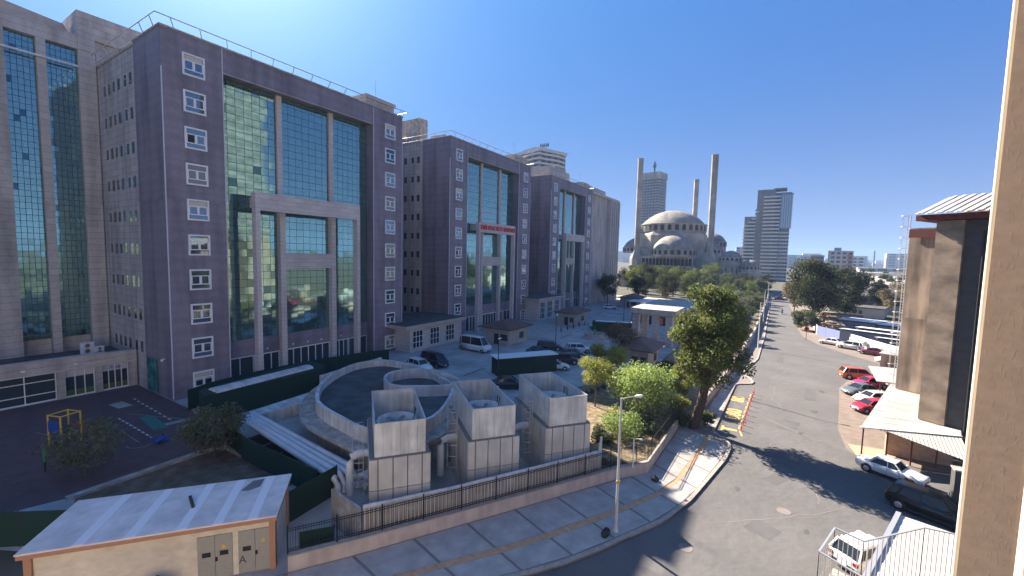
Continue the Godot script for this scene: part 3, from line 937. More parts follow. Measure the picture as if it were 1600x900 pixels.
		for k in 3:
			var x: float = a[0] + 1.8 + k * 4.3
			b = MB.new(); b.bx(x - 1.25, 0.6, zz, x + 1.25, a[2] - 1.1, zz + 0.04)
			var g := obj("window", b, M.shop_glass, t)
			b = MB.new()
			for i in 4: b.bx(x - 1.25 + i * 0.8, 0.6, zz + 0.04, x - 1.17 + i * 0.8, a[2] - 1.1, zz + 0.09)
			for i in 4: b.bx(x - 1.25, 0.6 + i * (a[2] - 1.78) / 3, zz + 0.04, x + 1.25, 0.68 + i * (a[2] - 1.78) / 3, zz + 0.085)
			obj("window_frame", b, M.white_metal, g)
	# steps before the second block
	b = MB.new()
	for i in 4: b.bx(76 - i * 0.4, 0.12 + i * 0.0, -54.0 + i * 0.5 - 0.5, 92 + i * 0.4, 0.12 + 0.15 * (4 - i), -53.5 + i * 0.5 - 0.5)
	tag(obj("entrance_steps", b, M.slab), "broad stone entrance steps below the portal with red lettering", "steps")

# ---------------------------------------------------------------- plant yard
func yard() -> void:
	# cooling towers: local x across the front, z towards the street
	var turn := -deg_to_rad(38.5)
	var proto: Node3D = null
	var spots := [[16.63, -20.21, "left galvanised cooling tower, nearest the kiosk"], [22.04, -16.87, "middle galvanised cooling tower with a ladder cage on its left"], [27.08, -13.6, "right galvanised cooling tower, nearest the garden"]]
	for i in 3:
		if proto == null:
			proto = cooling_tower(spots[0][2])
		var t: Node3D = proto if i == 0 else copy(proto, spots[i][2])
		t.position = V(spots[i][0], 0, spots[i][1])
		t.rotation.y = turn
	# plinth round the towers
	var b := MB.new()
	b.prism(pv([14.5, -20.3, 30.0, -10.6, 34.5, -17.5, 19.5, -28.5]), 0.0, 0.02)
	struct("plant_yard_floor", b, M.court)
	oval_building()
	# duct slab and pipes from the left
	b = MB.new()
	b.prism(pv([20.9, -42.9, 21.0, -41.4, 27.2, -40.9, 28.8, -43.7]), 0.0, 1.2)
	tag(obj("duct_slab", b, M.concrete_light), "long low concrete duct slab left of the oval building", "slab")
	var t := thing("pipe_run", "bundle of thick insulated grey pipes running from the duct slab to the cooling towers", "pipes")
	for i in 4:
		b = MB.new()
		var a := V(20.6 - i * 0.42, 1.4 - (i % 2) * 0.05, -41.6 + i * 0.25); var e := V(19.3 - i * 0.53, 1.4 - (i % 2) * 0.05, -26.0 + i * 0.12)
		b.tube([a, a.lerp(e, 0.1), e, e + V(0.0, -0.05, 0.5), e + V(0.05, -0.5, 0.75), e + V(0.05, -1.3, 0.78)], 0.23, 0.23, 12)
		b.tube([V(18.9 + i * 0.1, 0.5 + (i % 2) * 0.55, -24.4 + (i / 2) * 0.6), V(21.5, 0.5 + (i % 2) * 0.55, -24.0 + (i / 2) * 0.6)], 0.23, 0.23, 12)
		var p := obj("pipe", b, M.pipe, t)
		b = MB.new()
		for s in 6: b.tube([a.lerp(e, 0.1 + s * 0.16), a.lerp(e, 0.105 + s * 0.16)], 0.245, 0.245, 12)
		obj("joint_band", b, M.steel, p)
	b = MB.new()
	for s in 5: put("pipe_support", box_mesh(V(2.4, 1.1, 0.2)), M.dark_metal, t, V(18.9, 0.55, -37.0 + s * 2.4))
	# dark green hedge-mesh screens
	for f in [[[19.0, -51.3, 22.0, -52.6, 27.0, -52.9, 34.0, -52.6, 41.5, -51.0, 44.5, -49.5], 2.2, "long dark green screen fence in front of the nearest courthouse block"], [[17.5, -40.4, 16.8, -35.0, 17.0, -26.0], 1.9, "dark green screen fence beside the pipe run"], [[18.0, -25.3, 17.6, -24.75, 16.7, -24.65, 15.1, -24.6, 14.2, -24.9], 2.0, "dark green screen fence with a gate behind the kiosk"], [[6.4, -33.2, 3.5, -36.9, -1, -41.5, -8, -48], 2.0, "dark green screen fence left of the kiosk at the playground edge"], [[14.4, -20.6, 13.0, -21.7], 1.3, "short dark green screen behind the iron fence corner"]]:
		var line := pv(f[0])
		var g := thing("screen_fence", f[2], "fence", Vector3.ZERO, 0, "dark green screen fences")
		var L := length(line)
		var n := maxi(1, int(L / 2.4))
		for i in n:
			var a := along(line, L * i / n); var e := along(line, L * (i + 0.98) / n)
			b = MB.new(); b.bar(V(a.x, f[1] / 2 + 0.05, a.y), V(e.x, f[1] / 2 + 0.05, e.y), 0.07, f[1])
			obj("screen_panel", b, M.hedge_mesh, g)
			put("post", box_mesh(V(0.06, f[1] + 0.12, 0.06)), M.dark_metal, g, V(a.x, (f[1] + 0.12) / 2, a.y), Basis.IDENTITY)
	# long green covered walkway with a pale curved top
	t = thing("covered_walkway", "long dark green enclosure with a pale segmented curved roof by the nearest block", "shelter")
	b = MB.new(); b.prism(pv([18.6, -46.6, 19.0, -48.8, 32.4, -51.0, 32.4, -47.6, 30.0, -46.0]), 0.0, 2.7); obj("side_screen", b, M.hedge_mesh, t)
	for i in 9:
		var x0 := 19.6 + i * 1.22
		var zz := -47.2 - i * 0.1
		var rings: Array = []
		for e in 2:
			var ring: Array = []
			for k in 7:
				var a: float = PI * k / 6.0
				ring.append(V(x0 + e * 1.14, 2.72 + sin(a) * 0.3, zz - cos(a) * 0.95 - e * 0.1))
			rings.append(ring)
		b = MB.new(); b.loft(rings, true, true, false)
		obj("roof_panel", b, M.concrete_light, t)
	b = MB.new(); b.bar(V(30.2, 1.5, -45.4), V(40.5, 1.5, -46.7), 0.3, 1.4)
	tag(obj("parapet_wall", b, M.concrete_light), "pale straight parapet wall between the covered walkway and the oval building", "wall")
	# boxes wrapped in green mesh in the car park
	t = thing("green_container", "dark green mesh-wrapped container with a white roof among the parked cars", "container", V(53.2, 0, -30.6), -0.62)
	b = MB.new(); b.bx(-4.7, 0, -1.2, 4.7, 2.5, 1.2); obj("body", b, M.hedge_mesh, t)
	b = MB.new(); b.bx(-4.9, 2.5, -1.3, 4.9, 2.62, 1.3); obj("roof", b, M.white_metal, t)
	t = thing("green_kiosk", "long dark green wrapped booth with a white roof panel behind the fountain", "booth", V(95.2, 0, -31.6), -1.25)
	b = MB.new(); b.prism(pv([-4.5, -1, -4, -1.5, 4, -1.5, 4.5, -1, 4.5, 1, 4, 1.5, -4, 1.5, -4.5, 1]), 0, 2.2); obj("body", b, M.hedge_mesh, t)
	b = MB.new(); b.bx(-3.8, 2.2, -0.7, 3.8, 2.3, 0.7); obj("roof", b, M.white_metal, t)
	# fountain
	t = thing("fountain", "small round stone fountain basin in the courtyard", "fountain", V(84.7, 0, -31.9))
	b = MB.new(); b.lathe(Vector3.ZERO, [Vector2(2.9, 0), Vector2(2.9, 0.2), Vector2(2.3, 0.2), Vector2(2.3, 0.4), Vector2(2.0, 0.4)], 24, 0, TAU, false); obj("step", b, M.slab, t)
	for i in 14:
		var a := TAU * i / 14.0
		put("basin_block", box_mesh(V(0.82, 0.6, 0.3)), M.plaster, t, V(cos(a) * 1.85, 0.68, sin(a) * 1.85), Basis(Vector3.UP, PI / 2 - a))
	b = MB.new(); b.lathe(Vector3.ZERO, [Vector2(0.3, 0.3), Vector2(0.14, 0.7), Vector2(0.1, 1.4), Vector2(0.5, 1.7), Vector2(0.05, 1.75), Vector2(0.05, 2.6), Vector2(0.001, 2.7)], 12); obj("column", b, M.green_paint, t)
	# small guard kiosks with hipped brown roofs
	for k in [[70.0, -44.6, 9.0, 7.5, "guard kiosk with a hipped brown roof nearest the second purple block"], [99.5, -43.5, 9.5, 6.5, "guard kiosk with a hipped brown roof and a dark window behind the fountain"], [150.0, -43.0, 10.0, 8.0, "farthest guard kiosk with a hipped brown roof near the stone end block"], [67.5, -17.6, 8.5, 6.0, "guard kiosk with a brown roof half under a tree beside the gate"]]:
		t = thing("guard_kiosk", k[4], "kiosk", V(k[0], 0, k[1]), 0, "hipped roof guard kiosks")
		var w: float = k[2] / 2 - 1.0; var d: float = k[3] / 2 - 1.0
		b = MB.new(); b.bx(-w, 0, -d, w, 3.1, d); obj("wall", b, M.plaster, t)
		b = MB.new()
		var e0 := V(-w - 1, 3.1, -d - 1); var e1 := V(w + 1, 3.1, -d - 1); var e2 := V(w + 1, 3.1, d + 1); var e3 := V(-w - 1, 3.1, d + 1)
		var r0 := V(-w * 0.35, 4.5, 0); var r1 := V(w * 0.35, 4.5, 0)
		var up := V(0, 0.18, 0)
		b.quad(e0, e3, e3 + up, e0 + up); b.quad(e3, e2, e2 + up, e3 + up); b.quad(e2, e1, e1 + up, e2 + up); b.quad(e1, e0, e0 + up, e1 + up)
		b.quad(e3 + up, e2 + up, r1, r0); b.quad(e1 + up, e0 + up, r0, r1); b.tri(e0 + up, e3 + up, r0); b.tri(e2 + up, e1 + up, r1); b.quad(e0, e1, e2, e3)
		obj("roof", b, M.tile_roof, t)
		b = MB.new(); b.bx(-w - 0.05, 0.02, -0.5, -w + 0.02, 2.1, 0.5); obj("door", b, M.dark_metal, t)
		b = MB.new(); b.bx(-w - 0.05, 0.9, 0.9, -w + 0.02, 2.1, d - 0.3); b.bx(0.4, 0.9, d - 0.02, 2.0, 2.1, d + 0.05); obj("window", b, M.shop_glass, t)
	# entrance gate with a thick flat roof on four columns
	t = thing("entrance_gate", "stone entrance gate with a thick flat canopy on square columns", "gate")
	b = MB.new(); b.bx(83.6, 6.2, -24.3, 93.0, 7.2, -15.6); b.bx(84.1, 5.9, -23.8, 92.5, 6.2, -16.1); obj("canopy", b, M.plaster, t)
	for p in [[84.6, -23.2], [84.6, -19.4], [84.6, -16.8], [91.6, -23.2], [91.6, -16.8]]:
		b = MB.new(); b.bx(p[0] - 0.65, 0, p[1] - 0.65, p[0] + 0.65, 5.9, p[1] + 0.65); obj("column", b, M.stone, t)
	b = MB.new(); b.bx(84.4, 0, -22.5, 84.8, 1.1, -20.0); obj("barrier", b, M.dark_metal, t)
	b = MB.new(); b.bx(91.5, 3.3, -21.0, 91.6, 4.6, -19.6); obj("red_poster", b, M.car_orange, t)
	t = thing("gate_house", "long dark-banded gatehouse with a pale roof parapet beyond the entrance gate", "building")
	b = MB.new(); b.bx(112, 0, -32, 140, 3.0, -18); obj("wall", b, M.dark_metal, t)
	b = MB.new(); b.bx(111.6, 3.0, -32.4, 140.4, 3.3, -17.6); b.bx(112.5, 3.3, -31.5, 139.5, 4.2, -18.5); b.bx(118, 4.2, -26, 122, 4.8, -23); obj("roof", b, M.plaster, t)
	t = thing("carport", "white flat carport roof on slim posts beside the gatehouse", "carport")
	b = MB.new(); b.bx(138, 2.8, -41, 150, 3.0, -34); obj("roof", b, M.white_metal, t)
	for p in [[138.5, -40.5], [149.5, -40.5], [138.5, -34.5], [149.5, -34.5]]:
		b = MB.new(); b.tube([V(p[0], 0, p[1]), V(p[0], 2.8, p[1])], 0.08, 0.08, 8); obj("post", b, M.steel, t)
	# slim bollards near the kiosks
	var bol := MB.new(); bol.tube([V(0, 0, 0), V(0, 0.9, 0)], 0.09, 0.09, 8)
	var bm := bol.mesh()
	for i in 9:
		tag(put("steel_bollard", bm, M.dark_metal, null, V(86.0 + i * 1.7, 0, -40.2 - (i % 2) * 0.9)), "slim dark bollard before the fountain kiosk, %s from the left" % ORD[i], "bollard", "dark bollards in the courtyard")
	# courtyard lamp posts
	var labs := ["slim courtyard lamp post beside the green container", "slim courtyard lamp post among the dark parked cars", "slim courtyard lamp post past the green booth", "slim short courtyard lamp post near the fountain"]
	var lp := [[45.9, -30.4, 6.0], [68.6, -33.1, 6.5], [103.8, -31.6, 7.5], [84.9, -24.3, 4.0]]
	for i in 4:
		t = thing("courtyard_lamp", labs[i], "street lamp", V(lp[i][0], 0, lp[i][1]), 0, "courtyard lamp posts")
		b = MB.new(); b.tube([V(0, 0, 0), V(0, lp[i][2], 0)], 0.08, 0.05, 8); obj("pole", b, M.dark_metal, t)
		b = MB.new(); b.loft([[V(-0.1, lp[i][2], -0.12), V(-0.1, lp[i][2], 0.12), V(-0.1, lp[i][2] + 0.12, 0.08), V(-0.1, lp[i][2] + 0.12, -0.08)], [V(0.6, lp[i][2] + 0.05, -0.1), V(0.6, lp[i][2] + 0.05, 0.1), V(0.6, lp[i][2] + 0.12, 0.05), V(0.6, lp[i][2] + 0.12, -0.05)]]); obj("lamp_head", b, M.lamp_white, t)

func cooling_tower(label: String) -> Node3D:
	var t := thing("cooling_tower", label, "cooling tower", Vector3.ZERO, 0, "cooling towers in a row behind the fence")
	var W := 3.65; var D := 6.9; var H := 4.5
	var b := MB.new()
	b.bx(0.05, 0, -D + 0.05, W - 0.05, H - 0.05, -0.05)
	b.bx(0, H - 0.05, -D, W, H, 0)
	obj("casing", b, M.seam, t)
	# panels of the casing, front and sides
	var cols := [0.0, 0.49, 1.38, 2.26, 3.15, 3.65]
	for r in [[0.02, 2.42], [2.48, H - 0.1]]:
		for i in 5:
			b = MB.new(); b.bx(cols[i] + 0.035, r[0], -0.06, cols[i + 1] - 0.035, r[1], 0.03); obj("panel", b, M.cooling_panel, t)
			b = MB.new(); b.bx(cols[i] + 0.035, r[0], -D - 0.03, cols[i + 1] - 0.035, r[1], -D + 0.06); obj("panel", b, M.cooling_panel, t)
		for i in 7:
			var z0 := -D + i * D / 7
			for sx in [-0.03, W - 0.06]:
				b = MB.new(); b.bx(sx, r[0], z0 + 0.035, sx + 0.09, r[1], z0 + D / 7 - 0.035); obj("panel", b, M.cooling_panel, t)
	# open hood of upright sheets
	var h0 := H; var h1 := 6.58
	var x0 := 0.29; var x1 := 3.38; var z0 := -6.62; var z1 := -0.12
	var hood := Node3D.new(); hood.name = "hood"; t.add_child(hood)
	for i in 6:
		var a := lerpf(x0, x1, i / 6.0); var e := lerpf(x0, x1, (i + 1) / 6.0) - 0.012
		for z in [z0, z1 - 0.05]:
			b = MB.new(); b.bx(a, h0, z, e, h1, z + 0.05); obj("sheet", b, M.cooling, hood)
	for i in 10:
		var a := lerpf(z0 + 0.05, z1 - 0.05, i / 10.0); var e := lerpf(z0 + 0.05, z1 - 0.05, (i + 1) / 10.0) - 0.012
		for x in [x0, x1 - 0.05]:
			b = MB.new(); b.bx(x, h0, a, x + 0.05, h1, e); obj("sheet", b, M.cooling, hood)
	b = MB.new()
	b.bx(x0 - 0.03, h1, z0 - 0.03, x1 + 0.03, h1 + 0.04, z0 + 0.07); b.bx(x0 - 0.03, h1, z1 - 0.07, x1 + 0.03, h1 + 0.04, z1 + 0.03)
	b.bx(x0 - 0.03, h1, z0 + 0.07, x0 + 0.07, h1 + 0.04, z1 - 0.07); b.bx(x1 - 0.07, h1, z0 + 0.07, x1 + 0.03, h1 + 0.04, z1 - 0.07)
	obj("rim", b, M.steel, hood)
	# fan cowl, fan and brace
	b = MB.new(); b.lathe(V(1.83, 0, -3.0), [Vector2(1.3, H), Vector2(1.26, H + 0.95), Vector2(1.36, H + 1.2), Vector2(1.26, H + 1.2), Vector2(1.2, H)], 28)
	obj("fan_cowl", b, M.cooling, t)
	b = MB.new()
	for k in 6:
		var a: float = TAU * k / 6
		b.bar(V(1.83 + cos(a) * 0.15, H + 0.95, -3.0 + sin(a) * 0.15), V(1.83 + cos(a) * 1.1, H + 1.0, -3.0 + sin(a) * 1.1), 0.26, 0.03)
	b.lathe(V(1.83, H + 0.5, -3.0), [Vector2(0.2, 0), Vector2(0.2, 0.25), Vector2(0.001, 0.3)], 12)
	obj("fan", b, M.seam, t)
	b = MB.new(); b.tube([V(2.4, H + 0.2, -1.6), V(3.1, h1 - 0.3, -2.9), V(3.1, h1 - 0.3, -3.4), V(3.1, H + 0.4, -3.6)], 0.03, 0.03, 6)
	obj("brace", b, M.dark_metal, t)
	# caged ladder on the left
	b = MB.new()
	for z in [-2.3, -1.9]: b.tube([V(-0.35, 0.1, z), V(-0.35, H + 1.1, z)], 0.025, 0.025, 6)
	for i in 18: b.bar(V(-0.35, 0.4 + i * 0.32, -2.3), V(-0.35, 0.4 + i * 0.32, -1.9), 0.02, 0.02)
	obj("ladder", b, M.steel, t)
	b = MB.new()
	for i in 6:
		var y := 1.9 + i * 0.8
		var pts: Array = []
		for k in 9:
			var a: float = PI * k / 8.0
			pts.append(V(-0.35 - sin(a) * 0.7, y, -2.1 - cos(a) * 0.36))
		b.tube(pts, 0.02, 0.02, 5, false)
	for k in [1, 3, 5, 7]:
		var a: float = PI * k / 8.0
		b.tube([V(-0.35 - sin(a) * 0.7, 1.9, -2.1 - cos(a) * 0.36), V(-0.35 - sin(a) * 0.7, 5.9, -2.1 - cos(a) * 0.36)], 0.015, 0.015, 5)
	obj("ladder_cage", b, M.steel, t)
	b = MB.new()
	b.tube([V(0.0, 3.3, -3.6), V(-0.7, 3.3, -3.6), V(-1.05, 3.15, -3.6), V(-1.2, 2.8, -3.6), V(-1.2, 0.5, -3.6)], 0.26, 0.26, 12)
	obj("inlet_pipe", b, M.pipe, t)
	return t

func oval_building() -> void:
	var t := thing("oval_building", "low oval concrete building with a flat eaves ring behind the cooling towers", "building")
	# outline of the parapet, counter-clockwise in x, z
	var outer := pv([19.6, -24.2, 19.9, -27.5, 20.3, -30.0, 21.0, -32.2, 22.3, -34.2, 24.2, -36.4, 26.7, -38.2, 29.2, -39.4, 31.4, -39.8, 33.9, -38.6, 34.3, -35.0, 33.6, -31.0, 32.5, -28.2, 31.4, -25.9, 28.2, -23.6, 24.0, -21.8, 21.0, -22.6])
	for i in outer.size(): outer[i] *= 1.055
	outer = smooth_closed(outer, 3)
	var c := Vector2(28.5, -31.6)
	var ring := func(o: PackedVector2Array, k: float) -> PackedVector2Array:
		var r := PackedVector2Array()
		for p in o: r.append(p + (c - p).normalized() * k)
		return r
	var b := MB.new()
	var lower: PackedVector2Array = ring.call(outer, 0.2)
	b.prism(lower, 0.0, 2.3)
	obj("wall", b, M.concrete, t)
	b = MB.new()
	b.prism(ring.call(outer, -1.35), 2.3, 2.6)
	obj("eaves_ring", b, M.concrete, t)
	# parapet wall as a ring
	b = MB.new()
	var inner: PackedVector2Array = ring.call(outer, 0.3)
	var n := outer.size()
	for i in n:
		var j := (i + 1) % n
		var o0 := outer[i]; var o1 := outer[j]; var i0 := inner[i]; var i1 := inner[j]
		var h := 3.75
		b.smooth(true)
		b.quad(V(o0.x, 2.6, o0.y), V(o1.x, 2.6, o1.y), V(o1.x, h, o1.y), V(o0.x, h, o0.y))
		b.quad(V(i1.x, 2.9, i1.y), V(i0.x, 2.9, i0.y), V(i0.x, h, i0.y), V(i1.x, h, i1.y))
		b.smooth(false)
		b.quad(V(o0.x, h, o0.y), V(o1.x, h, o1.y), V(i1.x, h, i1.y), V(i0.x, h, i0.y))
	obj("parapet", b, M.concrete_light, t)
	b = MB.new(); b.sheet(ring.call(outer, 0.15), 2.98)
	obj("roof", b, M.roof_grey, t)
	# second, teardrop-shaped parapet on the roof
	var drop := smooth_closed(pv([27.2, -29.9, 28.4, -32.4, 30.6, -33.4, 33.0, -32.0, 33.4, -29.0, 32.2, -25.6, 30.6, -25.4, 28.6, -27.4]), 3)
	for i in drop.size(): drop[i] *= 1.05
	var c2 := Vector2(32.0, -31.0)
	b = MB.new()
	n = drop.size()
	for i in n:
		var j := (i + 1) % n
		var o0 := drop[i]; var o1 := drop[j]
		var i0 := o0 + (c2 - o0).normalized() * 0.28; var i1 := o1 + (c2 - o1).normalized() * 0.28
		var h := 4.05
		b.smooth(true)
		b.quad(V(o0.x, 2.98, o0.y), V(o1.x, 2.98, o1.y), V(o1.x, h, o1.y), V(o0.x, h, o0.y))
		b.quad(V(i1.x, 2.98, i1.y), V(i0.x, 2.98, i0.y), V(i0.x, h, i0.y), V(i1.x, h, i1.y))
		b.smooth(false)
		b.quad(V(o0.x, h, o0.y), V(o1.x, h, o1.y), V(i1.x, h, i1.y), V(i0.x, h, i0.y))
	obj("inner_parapet", b, M.concrete_light, t)
	b = MB.new()
	b.bar(V(22.35, 1.35, -32.9), V(21.85, 1.35, -31.0), 0.1, 1.3)
	var g := obj("louvre", b, M.black, t)
	for i in 6:
		b = MB.new(); b.bar(V(22.27, 0.85 + i * 0.2, -32.9), V(21.77, 0.85 + i * 0.2, -31.0), 0.08, 0.04); obj("louvre_slat", b, M.dark_metal, g)

func smooth_closed(p: PackedVector2Array, k: int) -> PackedVector2Array:
	var r := PackedVector2Array()
	var n := p.size()
	for i in n:
		for j in k:
			r.append(p[i].cubic_interpolate(p[(i + 1) % n], p[(i - 1 + n) % n], p[(i + 2) % n], float(j) / k))
	return r

func transformer_kiosk() -> void:
	var t := thing("transformer_kiosk", "cream transformer kiosk with a pale stained roof and grey double doors", "kiosk", V(11.65, 0, -21.6), -deg_to_rad(39.6))
	# local: x runs left to right along the front (origin at the right front corner, x negative), z outwards
	var L := 10.2; var D := 4.2; var H := 2.85
	var b := MB.new()
	b.bx(-L + 0.15, 0, -D + 0.15, -0.15, H, -0.25)
	obj("wall", b, M.kiosk_wall, t)
	b = MB.new()
	b.bx(-L + 0.02, 0, -0.6, -L + 0.3, H, -0.12)
	obj("corner_post", b, M.kiosk_trim, t)
	b = MB.new(); b.bx(-0.3, 0, -0.6, -0.02, H, -0.12); obj("corner_post", b, M.kiosk_trim, t)
	b = MB.new(); b.bx(-0.3, 0, -D + 0.02, -0.02, H, -D + 0.3); obj("corner_post", b, M.kiosk_trim, t)
	b = MB.new()
	b.bx(-L - 0.1, H, -D - 0.1, 0.1, H + 0.22, 0.08)
	obj("eaves", b, M.kiosk_trim, t)
	b = MB.new()
	b.bx(-L - 0.13, H + 0.22, -D - 0.13, 0.13, H + 0.3, 0.11)
	var r := obj("roof", b, M.kiosk_roof, t)
	for x in [-8.1, -6.15, -4.1, -2.55, -1.0]:
		b = MB.new(); b.bx(x - 0.22, H + 0.3, -D - 0.1, x + 0.22, H + 0.318, 0.09); obj("sealing_strip", b, M.kiosk_seal, r)
	b = MB.new(); b.bar(V(-4.75, H + 0.37, -3.0), V(-4.2, H + 0.37, -1.8), 0.14, 0.1); obj("loose_batten", b, M.dark_metal, r)
	b = MB.new(); b.prism(pv([-1.9, -4.0, -1.3, -4.1, -1.35, -3.2, -1.9, -2.9, -2.3, -3.0]), H + 0.3, H + 0.312); obj("stain_patch", b, M.seam, r)
	for d in [[-3.55, -2.0], [-1.75, -0.2]]:
		for k in 2:
			var x0: float = lerpf(d[0], d[1], k * 0.5) + 0.01; var x1: float = lerpf(d[0], d[1], k * 0.5 + 0.5) - 0.01
			b = MB.new(); b.bx(x0, 0.1, -0.25, x1, 2.4, -0.18)
			var door := obj("door", b, M.door_grey, t)
			b = MB.new(); b.bx(x0 + 0.2, 1.3, -0.18, x0 + 0.58, 1.55, -0.172)
			if not (d[0] > -2 and k == 1): obj("black_notice", b, M.black, door)
			if k == 1:
				b = MB.new(); b.loft([[V(x0 + 0.25, 1.66, -0.18), V(x0 + 0.5, 1.66, -0.18), V(x0 + 0.375, 1.9, -0.18)], [V(x0 + 0.25, 1.66, -0.172), V(x0 + 0.5, 1.66, -0.172), V(x0 + 0.375, 1.9, -0.172)]], true, true, false); obj("warning_triangle", b, M.yellow_paint, door)
				b = MB.new(); b.bx(x0 + 0.01, 1.05, -0.18, x0 + 0.1, 1.25, -0.12); obj("lock", b, M.black, door)
			if d[0] > -2 and k == 0:
				var tm := TextMesh.new(); tm.text = "A"; tm.font_size = 64; tm.pixel_size = 0.0085; tm.depth = 0.004
				var f := SystemFont.new(); f.font_names = PackedStringArray(["Droid Sans"]); tm.font = f
				put("painted_letter", tm, M.black, door, V(x0 + 0.18, 0.85, -0.178))
	b = MB.new(); b.box(V(-0.55, 0.02, 0.55), V(0.32, 0.03, 0.22)); put("paper_sheet", b.mesh(), M.white_metal, null, V(11.7, 0.0, -21.6), Basis(Vector3.UP, -0.69))
	tag(get_node("paper_sheet"), "white sheet of card lying on the ground by the kiosk doors", "card")
	# pavement before the kiosk
	b = MB.new(); b.prism(pv([-2, -37, 12.1, -22.4, 14.3, -20.0, 11, -17.6, 6.5, -20.4, -4, -30]), 0.0, 0.06)
	struct("kiosk_forecourt", b, M.slab)
	# iron railing left of the kiosk
	t = thing("iron_railing", "black iron railing running down left of the kiosk", "railing")
	b = MB.new()
	for y in [0.3, 1.35, 1.5]: b.bar(V(3.6, y, -28.6), V(2.2, y, -27.4), 0.03, 0.035)
	obj("rail", b, M.black, t)
	for i in 14:
		put("bar", box_mesh(V(0.02, 1.3, 0.02)), M.black, t, V(lerpf(3.6, 2.2, i / 13.0), 0.8, lerpf(-28.6, -27.4, i / 13.0)))
	t = thing("goal_frame", "thin pale metal frame post left of the kiosk", "frame")
	b = MB.new(); b.tube([V(1.2, 0, -31.5), V(1.2, 2.3, -31.5), V(-0.8, 1.8, -32.5)], 0.05, 0.05, 8); obj("frame", b, M.lamp_grey, t)

func playground() -> void:
	var t := thing("playground_slide", "yellow framed playground climbing tower with a red slide", "slide", V(9.9, 0, -51.0), 0.35)
	var b := MB.new()
	for p in [[-0.7, -0.7], [0.7, -0.7], [-0.7, 0.7], [0.7, 0.7]]:
		b = MB.new(); b.tube([V(p[0], 0, p[1]), V(p[0], 2.7, p[1])], 0.07, 0.07, 8); obj("post", b, M.yellow_paint, t)
	b = MB.new()
	for e in [[-0.7, -0.7, 0.7, -0.7], [0.7, -0.7, 0.7, 0.7], [0.7, 0.7, -0.7, 0.7], [-0.7, 0.7, -0.7, -0.7]]: b.tube([V(e[0], 2.65, e[1]), V(e[2], 2.65, e[3])], 0.05, 0.05, 6)
	obj("top_rail", b, M.yellow_paint, t)
	b = MB.new(); b.bx(-0.7, 1.2, -0.7, 0.7, 1.28, 0.7); obj("deck", b, M.dark_metal, t)
	b = MB.new(); b.bx(-0.78, 1.3, -0.6, -0.72, 2.2, 0.6); obj("side_panel", b, M.blue_paint, t)
	b = MB.new()
	b.loft([[V(0.7, 1.2, -0.4), V(0.7, 1.2, 0.4), V(0.7, 1.25, 0.4), V(0.7, 1.25, -0.4)], [V(2.4, 0.35, -0.4), V(2.4, 0.35, 0.4), V(2.4, 0.4, 0.4), V(2.4, 0.4, -0.4)], [V(2.9, 0.28, -0.4), V(2.9, 0.28, 0.4), V(2.9, 0.33, 0.4), V(2.9, 0.33, -0.4)]], true, true, false)
	for z in [-0.43, 0.43]: b.bar(V(0.7, 1.35, z), V(2.4, 0.5, z), 0.05, 0.3)
	obj("slide_chute", b, M.red_plastic, t)
	t = thing("spring_rider", "blue playground seesaw seat near the white dashes", "spring rider", V(14.2, 0, -44.4), 0.6)
	b = MB.new(); b.bx(-0.6, 0.35, -0.25, 0.6, 0.47, 0.25); b.bx(0.3, 0.1, -0.35, 0.9, 0.2, 0.35); obj("seat", b, M.blue_paint, t)
	b = MB.new(); b.tube([V(-0.5, 0.45, 0), V(-0.7, 1.0, 0)], 0.05, 0.05, 6); b.tube([V(0.5, 0.45, 0), V(0.5, 0.85, 0)], 0.05, 0.05, 6); obj("handle", b, M.blue_paint, t)
	b = MB.new(); b.tube([V(0, 0, 0), V(0, 0.35, 0)], 0.1, 0.1, 8); obj("spring", b, M.dark_metal, t)
	t = thing("play_post", "green and dark playground post at the playground edge", "post", V(7.7, 0, -45.6))
	b = MB.new(); b.tube([V(0, 0.8, 0), V(0, 1.9, 0)], 0.09, 0.09, 8); obj("upper_tube", b, M.green_paint, t)
	b = MB.new(); b.tube([V(0, 0, 0), V(0, 0.8, 0)], 0.07, 0.07, 8); b.tube([V(0, 1.85, 0), V(1.4, 1.85, -1.8)], 0.04, 0.04, 6); obj("pole", b, M.dark_metal, t)

